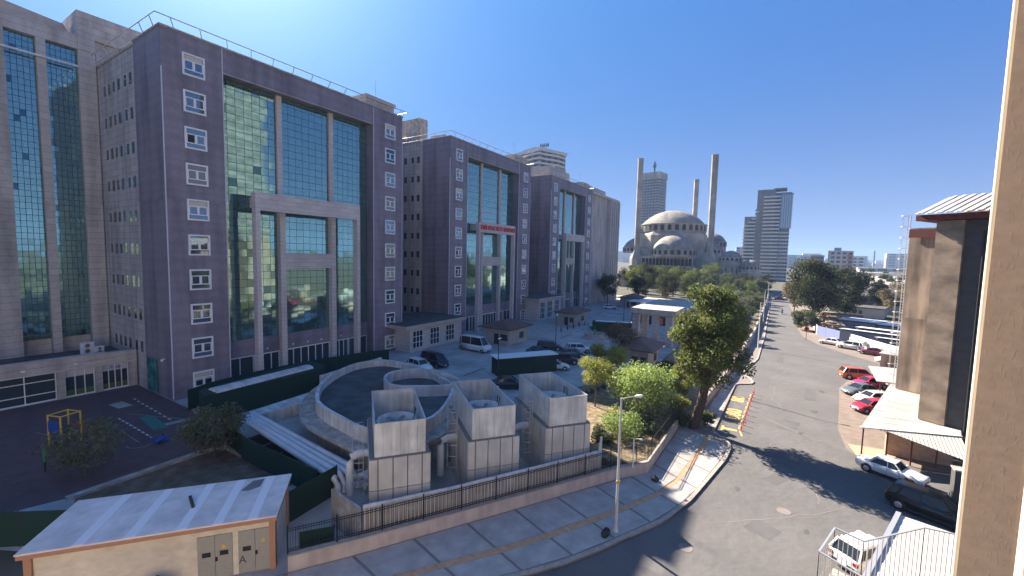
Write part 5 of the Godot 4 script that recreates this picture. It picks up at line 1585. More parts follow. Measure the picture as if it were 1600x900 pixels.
	t = thing("second_lean_to", "second grey sheet roof beyond the first, over the farther parked cars", "roof")
	for i in 5:
		b = MB.new(); var x := 67.0 + i * 1.9
		b.loft([[V(x, 2.7, 11.2 + i * 0.1), V(x + 1.85, 2.7, 11.3 + i * 0.1), V(x + 1.85, 2.65, 11.3 + i * 0.1), V(x, 2.65, 11.2 + i * 0.1)], [V(x, 3.0, 19), V(x + 1.85, 3.0, 19), V(x + 1.85, 2.95, 19), V(x, 2.95, 19)]], true, true, false)
		obj("flat_sheet", b, M.sheet_roof, t)
	b = MB.new()
	for p in [V(67.2, 0, 11.6), V(76.0, 0, 12.2)]: b.bar(p, p + V(0, 2.65, 0), 0.1, 0.1)
	obj("post", b, M.rust_red, t)
	t = thing("stone_gatepost", "dark square post under the corrugated eaves beside the black car", "post")
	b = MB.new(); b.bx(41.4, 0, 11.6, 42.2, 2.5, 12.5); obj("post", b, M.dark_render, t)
	b = MB.new(); b.bx(41.35, 2.5, 11.55, 42.25, 2.6, 12.55); obj("cap", b, M.concrete, t)
	# near bright roof with its ridge board
	t = thing("near_shed_roof", "bright pale tiled shed roof below the stair railing at lower right", "roof")
	var c0 := V(30.98, 3.0, 6.69); var c1 := V(24.17, 3.0, 4.41); var c2 := V(30.5, 2.6, 12.0); var c3 := V(22.0, 2.6, 11.5)
	for i in 16:
		for j in 5:
			var f0 := i / 16.0; var f1_ := (i + 1) / 16.0 - 0.003
			var a := c0.lerp(c1, f0); var a2 := c2.lerp(c3, f0); var e := c0.lerp(c1, f1_); var e2 := c2.lerp(c3, f1_)
			var u0 := j / 5.0; var u1 := (j + 1) / 5.0
			var lift := V(0, 0.02 * (i % 2), 0)
			b = MB.new()
			b.loft([[a.lerp(a2, u0) + lift, e.lerp(e2, u0), e.lerp(e2, u0) - V(0, 0.05, 0), a.lerp(a2, u0) - V(0, 0.05, 0)], [a.lerp(a2, u1) + lift, e.lerp(e2, u1), e.lerp(e2, u1) - V(0, 0.05, 0), a.lerp(a2, u1) - V(0, 0.05, 0)]], true, true, false)
			obj("roof_panel", b, M.sheet_bright, t)
	b = MB.new(); b.bar(c0 + V(0.1, 0.06, -0.05), c1 + V(-4, 0.06, -1.4), 0.22, 0.12); obj("verge_board", b, M.steel, t)
	b = MB.new(); b.bar(c0 + V(0, -0.1, 0), c2 + V(0, -0.1, 0), 0.16, 0.14); obj("gutter", b, M.steel, t)
	b = MB.new(); b.prism(pv([30.5, 6.9, 24.2, 4.8, 22.4, 11.2, 30.2, 11.7]), 0.0, 2.5); obj("wall", b, M.concrete, t)
	# stair railing of this building
	t = thing("stair_railing", "pale steel stair railing with upright bars at lower right", "railing")
	var rail := func(a: Vector3, e: Vector3, h: float, n: int) -> void:
		var q := MB.new()
		q.bar(a, e, 0.05, 0.04)
		obj("handrail", q, M.steel, t)
		for i in n + 1:
			var p := a.lerp(e, float(i) / n)
			var bar_ := MB.new(); bar_.bar(p, p - V(0, h, 0), 0.022, 0.022)
			obj("bar", bar_, M.steel, t)
	var P := [V(15.87, 8.0, 1.65), V(17.65, 8.0, 2.21), V(17.3, 8.0, 2.93), V(19.42, 8.0, 4.84), V(19.53, 8.0, 5.6)]
	rail.call(P[0], P[1], 1.3, 8); rail.call(P[1], P[2], 1.6, 6); rail.call(P[2], P[3], 2.4, 13); rail.call(P[3], P[4], 3.2, 6)
	rail.call(P[0], P[0] + V(-0.9, 0, 1.4), 1.3, 9)
	rail.call(V(16.3, 6.9, 2.9), V(18.0, 6.9, 4.6), 1.6, 12)
	b = MB.new(); b.prism(pv([15.9, 1.7, 17.6, 2.25, 17.3, 2.95, 16.0, 3.4, 15.0, 3.0]), 6.4, 6.6); obj("landing", b, M.concrete, t)
	# corner of the viewer's own building: rendered reveal and window frame
	t = thing("render_pier", "rough tan rendered wall edge close to the viewer at the right", "wall")
	b = MB.new()
	b.prism(pv([1.152, 0.3355, 1.128, 0.4, 1.1, 0.6, 2.0, 0.9, 2.05, 0.608, 1.16, 0.3385]), 9.0, 21.0)
	obj("wall", b, M.stucco, t)
	b = MB.new(); b.tube([V(1.154, 9, 0.3365), V(1.154, 21, 0.3365)], 0.004, 0.004, 8); obj("corner_bead", b, M.kiosk_wall, t)
	b = MB.new(); b.prism(pv([0.70, 0.2515, 0.64, 0.236, 0.64, 0.28, 0.70, 0.29]), 9.0, 21.0); b.prism(pv([0.638, 0.2365, 0.55, 0.208, 0.55, 0.3, 0.638, 0.3]), 9.0, 21.0); obj("window_frame", b, M.window_frame, t)
	t = thing("viewer_building", "tan rendered apartment building behind the viewer", "building")
	b = MB.new(); b.bx(-60, 0, 1.2, -0.8, 24, 16); b.bx(-60, 24, 0.8, -0.5, 24.5, 16); obj("wall", b, M.viewer_wall, t)
	var fr := box_mesh(V(0.08, 1.6, 1.3)); var dk := box_mesh(V(0.05, 1.4, 1.1))
	for r in 6:
		for k in 9:
			var wn := put("window", fr, M.white_metal, t, V(-4 - k * 6.0, 2.5 + r * 3.4, 1.19), Basis(Vector3.UP, PI / 2)); put("pane", dk, M.shop_glass, wn, V(0.04, 0, 0))
	t = thing("opposite_tower", "pale apartment tower across the street seen only mirrored in the courthouse glass", "building")
	b = MB.new(); b.bx(86, 0, 78, 104, 84, 92); obj("wall", b, M.tower_grey, t)
	for r in 24:
		b = MB.new(); b.bx(86.8, 2 + r * 3.4, 77.4, 103.2, 2.9 + r * 3.4, 78); obj("balcony", b, M.far_roof, t)
		for k in 5:
			put("window", box_mesh(V(2.0, 1.7, 0.1)), M.shop_glass, t, V(88.5 + k * 3.3, 4.0 + r * 3.4, 77.98))

func yard_right() -> void:
	var t := thing("yard_fence", "white sheet fence round the scrap yard with one blue length", "fence")
	var line := pv([153, 9.9, 138, 9.0, 122.3, 8.9, 114.6, 13.3, 103, 18.2, 99.5, 20.5])
	for i in line.size() - 1:
		var a := line[i]; var e := line[i + 1]
		var n := maxi(1, int(a.distance_to(e) / 2.4))
		for k in n:
			var p := a.lerp(e, float(k) / n); var q := a.lerp(e, (k + 0.985) / n)
			var b := MB.new(); b.bar(V(p.x, 1.1, p.y), V(q.x, 1.1, q.y), 0.06, 2.2)
			obj("fence_panel", b, M.sign_blue if i == 2 and k < 3 else M.white_metal, t)
	var ground_b := MB.new(); ground_b.sheet(pv([158, 10.5, 138, 9.6, 122.6, 9.4, 115, 13.8, 103, 18.8, 99, 21, 110, 40, 170, 60]), 0.012)
	struct("yard_ground", ground_b, M.dirt)
	var sheds := [[113.5, 17.0, 9.0, 3.0, 3.0, 112, "long grey-blue shed with a white roof edge behind the white fence"], [119.0, 20.5, 9.0, 4.0, 3.0, 112, "shed with broad white roof sheets behind the long grey-blue shed"], [134.0, 18.8, 7.0, 9.0, 3.2, 112, "white roofed shed beside the scrap piles"], [131.0, 24.5, 5.0, 8.0, 3.0, 112, "low pale roofed hut right of the white roofed shed"], [106.0, 20.0, 5.5, 2.6, 2.9, 112, "small grey container with a white top near the dark red car"], [112.5, 25.0, 5.0, 3.0, 2.8, 112, "pale roofed shed at the right side of the yard"], [150.0, 16.5, 9.0, 3.2, 3.0, 100, "dark blue container with a white roof at the back of the yard"]]
	for s in sheds:
		t = thing("yard_shed", s[6], "shed", V(s[0], 0, s[1]), -deg_to_rad(s[5]), "sheds in the yard")
		var b := MB.new(); b.bx(-s[2] / 2, 0, -s[3] / 2, s[2] / 2, s[4] - 0.3, s[3] / 2); obj("wall", b, M.shed_blue, t)
		var n := int(s[2] / 1.1)
		for i in n:
			b = MB.new(); var x0: float = -s[2] / 2 - 0.2 + i * (s[2] + 0.4) / n
			b.loft([[V(x0, s[4] - 0.28, -s[3] / 2 - 0.3), V(x0 + 0.97 * (s[2] + 0.4) / n, s[4] - 0.28, -s[3] / 2 - 0.3), V(x0 + 0.97 * (s[2] + 0.4) / n, s[4] - 0.2, -s[3] / 2 - 0.3), V(x0, s[4] - 0.2, -s[3] / 2 - 0.3)], [V(x0, s[4], s[3] / 2 + 0.3), V(x0 + 0.97 * (s[2] + 0.4) / n, s[4], s[3] / 2 + 0.3), V(x0 + 0.97 * (s[2] + 0.4) / n, s[4] + 0.08, s[3] / 2 + 0.3), V(x0, s[4] + 0.08, s[3] / 2 + 0.3)]], true, true, false)
			obj("roof_sheet", b, M.white_metal, t)
		b = MB.new(); b.bx(-0.5, 0, s[3] / 2, 0.5, 2.0, s[3] / 2 + 0.04); b.bx(-0.5, 0, -s[3] / 2 - 0.04, 0.5, 2.0, -s[3] / 2); obj("door", b, M.dark_metal, t)
	# stacks of salvaged timber and rusty sheet
	var labs := ["heap of salvaged brown timber nearest the blue fence length", "heap of salvaged rusty sheets behind the nearest timber heap", "farthest heap of salvaged timber under the dark trees", "low heap of grey scrap behind the white fence"]
	var hp := [[129.5, 13.0, 2.6], [139.0, 14.2, 2.8], [150.0, 13.0, 2.4], [110.0, 15.6, 1.2]]
	for i in 4:
		t = thing("scrap_heap", labs[i], "scrap heap", V(hp[i][0], 0, hp[i][1]), 0, "scrap heaps in the yard")
		for k in 34:
			var b := MB.new()
			b.box(Vector3.ZERO, V(1.2 + rng.randf() * 2.6, 0.1 + rng.randf() * 0.2, 0.3 + rng.randf() * 0.9))
			put("plank", b.mesh(), [M.wood, M.wood, M.rust, M.sheet_roof, M.concrete][rng.randi() % 5] if i < 3 else [M.sheet_roof, M.concrete, M.dark_metal][rng.randi() % 3], t, V(rng.randf_range(-2.6, 2.6), 0.15 + k / 34.0 * hp[i][2], rng.randf_range(-1.7, 1.7) * (1.2 - k / 50.0)), Basis.from_euler(V(rng.randf_range(-0.15, 0.15), PI / 2 + rng.randf_range(-0.4, 0.4), rng.randf_range(-0.12, 0.12))))
	t = thing("low_house", "low grey house with small windows beyond the yard", "house", V(176, 0, 25), -0.25)
	var b := MB.new(); b.bx(-5, 0, -5, 5, 3.0, 5); obj("wall", b, M.far_wall, t)
	b = MB.new(); b.bx(-5.3, 3.0, -5.3, 5.3, 3.3, 5.3); obj("roof", b, M.roof_grey, t)
	for z in [-2.0, -0.6]: put("window", box_mesh(V(0.06, 1.1, 0.9)), M.shop_glass, t, V(-5.0, 1.7, z))
	# rubble heap by the ladder
	t = thing("rubble_wall", "broken pale wall and rubble at the foot of the ladder", "rubble")
	for k in 26:
		b = MB.new(); b.box(Vector3.ZERO, V(0.6 + rng.randf() * 1.4, 0.3 + rng.randf() * 0.6, 0.5 + rng.randf()))
		put("block", b.mesh(), M.concrete_light if k % 3 else M.tan_concrete, t, V(88.0 + rng.randf_range(-3, 5), 0.2 + rng.randf() * 1.3, 17.0 + rng.randf_range(-1.6, 2.4)), Basis.from_euler(V(rng.randf(), rng.randf() * 3, rng.randf())))
	t = thing("brick_shed", "small brown shed beside the ladder behind the parked cars", "shed", V(80.5, 0, 15.6), -0.35)
	b = MB.new(); b.bx(-2.5, 0, -1.5, 2.5, 4.2, 3); obj("wall", b, M.brown_concrete, t)
	b = MB.new(); b.bx(-2.7, 4.2, -1.7, 2.7, 4.35, 3.2); obj("roof", b, M.sheet_roof, t)

# ---------------------------------------------------------------- plants
func crown(clumps: Array, leaves: int, size: float, tone: Color, seed_: int, droop := 0.0, spread := 0.35) -> ArrayMesh:
	var r := RandomNumberGenerator.new()
	r.seed = seed_
	var total := 0.0
	for c in clumps: total += c[1] * c[1]
	var vs := PackedVector3Array(); var ns := PackedVector3Array(); var cs := PackedColorArray()
	for c in clumps:
		var n := int(leaves * c[1] * c[1] / total)
		var ct: Color = tone * (0.7 + r.randf() * 0.65)
		ct = ct.lerp(Color(ct.g * 1.25, ct.g * 1.05, ct.b), r.randf() * spread)
		for i in n:
			var dir := V(r.randfn(), r.randfn(), r.randfn()).normalized()
			var rad: float = c[1] * pow(r.randf(), 0.42)
			var p: Vector3 = c[0] + dir * rad * V(1, 0.8, 1)
			var up := (dir * 0.6 + V(r.randfn(), r.randfn() + 0.6, r.randfn()) * 0.7).normalized()
			var a := up.cross(V(r.randfn(), r.randfn() - droop, r.randfn())).normalized()
			if droop > 0.0: a = a.lerp(V(0, -1, 0), 0.5 * r.randf()).normalized()
			var b := up.cross(a).normalized()
			var s := size * (0.6 + r.randf() * 0.8)
			var lc := ct * (0.75 + r.randf() * 0.5)
			lc.a = 1
			var q := [p - a * s, p + b * s * 0.42, p + a * s, p - b * s * 0.42]
			for k in [0, 1, 2, 0, 2, 3]:
				vs.append(q[k]); ns.append(up); cs.append(lc)
	var arr: Array = []; arr.resize(Mesh.ARRAY_MAX)
	arr[Mesh.ARRAY_VERTEX] = vs; arr[Mesh.ARRAY_NORMAL] = ns; arr[Mesh.ARRAY_COLOR] = cs
	var m := ArrayMesh.new()
	m.add_surface_from_arrays(Mesh.PRIMITIVE_TRIANGLES, arr)
	return m
func clump_cloud(c: Vector3, rx: float, ry: float, rz: float, n: int, r0: float, r1: float, seed_: int, shell := 0.55) -> Array:
	var r := RandomNumberGenerator.new()
	r.seed = seed_
	var out: Array = []
	for i in n:
		var d := V(r.randfn(), r.randfn(), r.randfn()).normalized()
		var k := lerpf(shell, 1.0, r.randf())
		out.append([c + d * k * V(rx, ry, rz), lerpf(r0, r1, r.randf())])
	return out
func limbs(t: Node3D, base: Vector3, top: Vector3, r0: float, tips: Array, m: Material) -> void:
	var b := MB.new()
	var mid := base.lerp(top, 0.5) + V(0.12, 0, 0.1) * base.distance_to(top) * 0.2
	b.tube([base - V(0, 0.1, 0), base.lerp(mid, 0.1), mid, top], r0, r0 * 0.6, 10)
	b.tube([base - V(0, 0.1, 0), base + V(0, r0 * 1.3, 0)], r0 * 1.6, r0 * 0.9, 10)
	obj("trunk", b, m, t)
	b = MB.new()
	for p in tips:
		var q: Vector3 = top.lerp(p, 0.5) + V(0, 0.15, 0) * top.distance_to(p)
		b.tube([top.lerp(mid, 0.15), q, p], r0 * 0.42, r0 * 0.08, 6)
	obj("branches", b, m, t)
func tree(label: String, at: Vector3, h: float, rx: float, leaf: String, leaves: int, size: float, seed_: int, crown_low := 0.3, group := "", called := "tree", clumps := 40, squash := 1.0) -> Node3D:
	var t := thing(called, label, "tree", at, 0, group)
	var ry := h * (1.0 - crown_low) / 2
	var c := V(0, h - ry, 0)
	var k := clump_cloud(c, rx * 0.8, ry * 0.82, rx * 0.8 * squash, clumps, rx * 0.2, rx * 0.42, seed_)
	var tips: Array = []
	for i in mini(9, k.size()): tips.append(k[i][0])
	limbs(t, Vector3.ZERO, V(0, h * crown_low + ry * 0.35, 0), maxf(0.06, h * 0.018), tips, M.bark_grey)
	put("crown", crown(k, leaves, size, M[leaf].get_meta("tone"), seed_ + 7), M[leaf], t)
	return t

func plants() -> void:
	# raised garden behind the wall
	var b := MB.new()
	b.prism(pv([32.6, -10.6, 33.6, -8.0, 45.0, -7.7, 48.6, -6.7, 68.3, -5.4, 84, -5.2, 84, -15, 72, -15.0, 62, -14.5, 56, -19, 44, -21.5, 36, -17.5]), -0.05, 0.55)
	struct("garden_soil", b, M.straw)
	# the big street tree
	var t := thing("street_tree", "big dense street tree with a leaning peeling trunk at the sidewalk gap", "tree", V(45.2, 0, -6.2))
	var k := clump_cloud(V(0.2, 9.3, 1.1), 3.8, 4.5, 3.5, 140, 0.6, 1.4, 5, 0.2)
	k.append_array(clump_cloud(V(0.1, 13.6, 0.4), 1.3, 1.3, 1.3, 10, 0.6, 1.0, 6))
	k.append_array(clump_cloud(V(-0.2, 12.8, 2.2), 1.2, 1.4, 1.0, 8, 0.6, 0.95, 8))
	b = MB.new()
	b.tube([V(0, -0.1, 0), V(0.05, 0.5, 0.05), V(0.15, 2.5, 0.55), V(0.2, 5.0, 0.95), V(0.2, 7.5, 1.1)], 0.52, 0.34, 12)
	b.tube([V(-0.2, -0.1, -0.1), V(-0.1, 1.6, 0.2), V(0.1, 3.2, 0.9)], 0.36, 0.26, 10)
	obj("trunk", b, M.bark, t)
	b = MB.new()
	for i in 14: b.tube([V(0.18, 4.2 + (i % 5) * 0.6, 0.85), V(0.18, 6.0, 0.95).lerp(k[i][0], 0.5) + V(0, 0.6, 0), k[i][0]], 0.18, 0.05, 7)
	obj("branches", b, M.bark, t)
	put("crown", crown(k, 34000, 0.16, M.leaf_big.get_meta("tone"), 12, 0.8), M.leaf_big, t)
	# garden trees and bushes
	tree("feathery light green tree in the sunlit garden", V(44.3, 0.5, -11.3), 5.8, 3.9, "leaf_light", 9000, 0.15, 21, 0.12, "garden trees", "garden_tree", 60)
	tree("thin sparse tree with a slanting stem beside the right cooling tower", V(44.0, 0.5, -16.2), 5.6, 2.6, "leaf_yellow", 5200, 0.12, 22, 0.45, "garden trees", "garden_tree", 22)
	tree("yellow green bush tree left of the big trunk", V(52.5, 0.5, -9.0), 4.4, 2.2, "leaf_yellow", 4500, 0.12, 23, 0.1, "garden trees", "garden_tree", 30)
	tree("dark small tree behind the light green tree", V(57.0, 0.5, -11.5), 3.4, 1.5, "leaf_dark", 4000, 0.12, 24, 0.35, "garden trees", "garden_tree", 16)
	tree("sparse yellow tree over the silver car near the gate kiosk", V(55.5, 0.3, -18.8), 5.2, 2.8, "leaf_yellow", 6000, 0.13, 25, 0.4, "garden trees", "garden_tree", 24)
	tree("brownish tree hanging over the gate kiosk roof", V(66.5, 0.3, -20.4), 6.4, 3.4, "leaf_brown", 5000, 0.13, 26, 0.4, "garden trees", "garden_tree", 30)
	var bushes := [[38.6, -11.4, 2.6, 2.9, "leaf_light", "green bush in front of the light green tree, nearest the fence"], [40.5, -9.6, 1.5, 1.6, "leaf_dark", "low dark bush along the iron fence, first of two"], [36.0, -12.6, 1.4, 1.4, "leaf_dark", "low dark bush in the shade beside the right cooling tower"], [44.8, -7.2, 1.3, 1.2, "leaf_dark", "dark bush at the foot of the big street tree, wall side"], [46.3, -5.3, 1.5, 1.1, "leaf_dark", "dark bush at the foot of the big street tree, sidewalk side"], [47.8, -8.3, 2.2, 1.5, "leaf_yellow", "yellow green bush behind the big street tree"]]
	for i in bushes.size():
		var q: Array = bushes[i]
		t = thing("bush", q[5], "bush", V(q[0], 0.3, q[1]))
		put("foliage", crown(clump_cloud(V(0, q[2] * 0.55, 0), q[3] * 0.75, q[2] * 0.45, q[3] * 0.75, 22, q[3] * 0.25, q[3] * 0.42, 60 + i, 0.2), 3600, 0.11, M[q[4]].get_meta("tone"), 80 + i), M[q[4]], t)
		b = MB.new(); b.tube([V(0, -0.4, 0), V(0.05, q[2] * 0.6, 0)], 0.05, 0.03, 6); obj("stem", b, M.bark_grey, t)
	# row of clipped low plants at the garden's back edge
	var low := crown(clump_cloud(V(0, 0.35, 0), 0.28, 0.3, 0.28, 8, 0.12, 0.22, 90, 0.1), 420, 0.09, M.leaf_brown.get_meta("tone"), 91)
	for i in 10:
		var o := put("low_plant", low, M.leaf_brown, null, V(43.2 + i * 1.25, 0.5, -19.3 + i * 0.28), Basis(Vector3.UP, i * 1.3))
		tag(o, "low brownish plant along the garden's back edge, %s from the left" % ORD[i], "plant", "low plants in a row")
	# trees in the shade of the playground
	tree("shaded bushy tree in the soil bed behind the kiosk", V(15.7, 0, -37.9), 4.6, 2.5, "leaf_grey", 4600, 0.13, 31, 0.12, "playground trees", "shade_tree", 46)
	tree("shaded spreading tree in front of the red slide", V(9.2, 0, -42.6), 4.4, 2.7, "leaf_grey", 2400, 0.13, 32, 0.1, "playground trees", "shade_tree", 36)
	t = thing("bush", "pale grass-like shrub in front of the kiosk wall at the lower left", "bush", V(7.1, 0.1, -24.3))
	put("foliage", crown(clump_cloud(V(0, 0.7, 0), 0.9, 0.5, 0.5, 14, 0.2, 0.4, 95, 0.1), 3000, 0.1, M.leaf_grey.get_meta("tone"), 96, 0.0), M.leaf_grey, t)
	# hedge-like trees along the left of the street
	var hl := [[100, -8.0, 7.0, 3.0, "leaf_dark"], [110, -7.5, 6.5, 3.0, "leaf_grey"], [122, -9, 8, 3.4, "leaf_dark"], [132, -6.0, 5.5, 2.6, "leaf_dark"], [142, -7.5, 7.5, 3.4, "leaf_grey"], [152, -5.6, 5.5, 2.6, "leaf_dark"], [163, -5.4, 5.5, 2.6, "leaf_dark"], [174, -5.2, 6.0, 2.8, "leaf_grey"], [186, -5.0, 6.0, 2.8, "leaf_dark"]]
	for i in hl.size():
		tree(["nearest roadside tree behind the garden wall past the gate", "greyish roadside tree, second along the garden wall", "dark roadside tree, third along the garden wall", "low roadside tree below the palm", "greyish roadside tree beside the palm", "low dark roadside tree past the palm", "low roadside tree, third from the street's far end", "greyish roadside tree, second from the street's far end", "roadside tree nearest the street's far end"][i], V(hl[i][0], 0, hl[i][1]), hl[i][2], hl[i][3], hl[i][4], 3000, 0.18, 100 + i, 0.15, "roadside trees", "roadside_tree", 24)
	palm(V(136, 0, -9.0), 8.0, "palm tree with grey-green fronds left of the street")
	palm(V(146, 0, -10.0), 7.0, "smaller palm tree farther along the left of the street")
	# dark pines before the mosque
	var protos: Array = []
	var where: Array = [[150, -52, 13], [162, -44, 12], [172, -36, 13], [183, -30, 12], [196, -50, 16], [205, -40, 15], [212, -33, 14], [200, -24, 13], [214, -18, 12], [222, -26, 17], [226, -12, 12], [205, -13, 11], [232, -44, 15], [238, -60, 14], [240, -4, 12], [184, -62, 14], [190, -40, 13], [218, -50, 15], [224, -37, 14], [230, -20, 13], [178, -22, 11], [190, -16, 11], [234, -30, 15], [228, -68, 15], [208, -58, 15], [196, -8, 10], [216, -6, 11], [170, -14, 10], [244, -14, 12], [246, -52, 15]]
	where.sort_custom(func(a, b): return float(a[1]) / a[0] < float(b[1]) / b[0])
	for i in where.size():
		var q: Array = where[i]
		var lab: String = "dark tree in the belt before the mosque, %s from the left" % ordinal(i)
		if i < 4:
			protos.append(tree(lab, V(q[0], 0, q[1]), q[2], q[2] * 0.36, ["leaf_dark", "leaf_pine", "leaf_pine", "leaf_big"][i], 8000, 0.22, 140 + i, 0.12, "dark trees before the mosque", "belt_tree", 34))
		else:
			var o := copy(protos[i % 4], lab)
			o.position = V(q[0], 0, q[1]); o.rotation.y = i * 1.7
			var s: float = q[2] / float(where[i % 4][2])
			o.scale = V(s, s, s)
	# the dark clump on the right and singles beyond the yard
	tree("largest dark tree of the clump right of the street", V(136, 0, 8.6), 20.5, 6.2, "leaf_pine", 17000, 0.25, 171, 0.1, "dark clump right of the street", "clump_tree", 70)
	tree("dark tree at the right of the clump beyond the yard heaps", V(150, 0, 17.0), 17.5, 6.3, "leaf_pine", 15000, 0.25, 172, 0.1, "dark clump right of the street", "clump_tree", 60)
	tree("rear dark tree between the two larger ones of the clump", V(158, 0, 11.5), 18.0, 6.0, "leaf_pine", 11000, 0.25, 173, 0.1, "dark clump right of the street", "clump_tree", 50)
	tree("greyish low tree at the street side of the dark clump", V(128, 0, 6.9), 6.0, 3.2, "leaf_grey", 8000, 0.2, 174, 0.05, "dark clump right of the street", "clump_tree", 30)
	tree("brownish tree at the left of the dark clump", V(165, 0, 5.5), 12.0, 4.2, "leaf_brown", 8000, 0.25, 175, 0.2, "dark clump right of the street", "clump_tree", 30)
	tree("narrow dark conifer beyond the yard sheds", V(188, 0, 29.5), 12.5, 3.0, "leaf_pine", 8000, 0.25, 176, 0.08, "", "conifer", 40)
	tree("bare brownish tree left of the caged ladder", V(181, 0, 33.2), 12.5, 5.2, "leaf_brown", 7000, 0.25, 177, 0.15, "", "bare_tree", 36)

func palm(at: Vector3, h: float, label: String) -> void:
	var t := thing("palm_tree", label, "palm tree", at)
	var b := MB.new(); b.tube([V(0, 0, 0), V(0.1, h * 0.5, 0), V(0, h, 0)], 0.28, 0.2, 10); obj("trunk", b, M.bark_grey, t)
	for i in 26:
		var a := i * 2.4
		var up := 0.9 - i * 0.055
		b = MB.new()
		var prev := V(0, h, 0)
		for k in range(1, 7):
			var f := k / 6.0
			var p := V(cos(a) * f * 2.6, h + up * f * 2.2 - f * f * 1.9, sin(a) * f * 2.6)
			var sd := V(-sin(a), 0, cos(a)) * 0.42 * sin(PI * (f * 0.85 + 0.1))
			b.tri(prev, p + sd, p); b.tri(prev, p, p - sd)
			prev = p
		obj("frond", b, M.frond, t)

# ---------------------------------------------------------------- mosque and far buildings
func arch_mesh(w: float, h: float, d: float) -> ArrayMesh:   # round-headed opening block, front towards +z
	var pts: Array = [V(-w / 2, 0, 0), V(w / 2, 0, 0)]
	for k in 7:
		var a: float = PI * k / 6.0
		pts.append(V(cos(a) * w / 2, h - w / 2 + sin(a) * w / 2, 0))
	var back: Array = []
	for p in pts: back.append(p - V(0, 0, d))
	var b := MB.new()
	b.loft([back, pts], true, true, false)
	return b.mesh()
func drum_windows(t: Node3D, c: Vector3, r: float, n: int, w: float, h: float, a0 := 0.0, a1 := TAU) -> void:
	var m := arch_mesh(w, h, 0.5)
	var fr := arch_mesh(w * 1.3, h * 1.1, 0.5)
	for i in n:
		var a := a0 + (a1 - a0) * (i + 0.5) / n
		var bs := Basis(Vector3.UP, PI / 2 - a)
		var s := put("arch_surround", fr, M.mosque, t, c + V(cos(a), 0, sin(a)) * (r + 0.12) - V(0, h * 0.06, 0), bs)
		put("opening", m, M.black, s, V(0, h * 0.06, 0.04))
func dome(t: Node3D, c: Vector3, r: float, rise: float, band: float, n: int, wall: float, a0 := 0.0, a1 := TAU) -> void:
	var prof: Array = []
	for k in 13:
		var f := k / 12.0
		var R := (r * r + rise * rise) / (2 * rise); var th := asin(minf(1.0, r / R)) * (1.0 - f)
		prof.append(Vector2(maxf(0.001, R * sin(th)), rise - R + R * cos(th)))
	var b := MB.new(); b.lathe(c, prof, 40, a0, a1); obj("dome", b, M.mosque_dome, t)
	b = MB.new(); b.lathe(c, [Vector2(r * 1.02, -band - wall), Vector2(r * 1.02, -band), Vector2(r * 1.03, -band), Vector2(r * 1.03, -0.4), Vector2(r * 1.06, -0.35), Vector2(r * 1.06, 0), Vector2(r * 0.98, 0.05)], 40, a0, a1, false); obj("drum", b, M.mosque, t)
	if n: drum_windows(t, c + V(0, -band + 0.15, 0), r * 1.03, n, TAU * r / n * 0.56, band * 0.8, a0, a1)

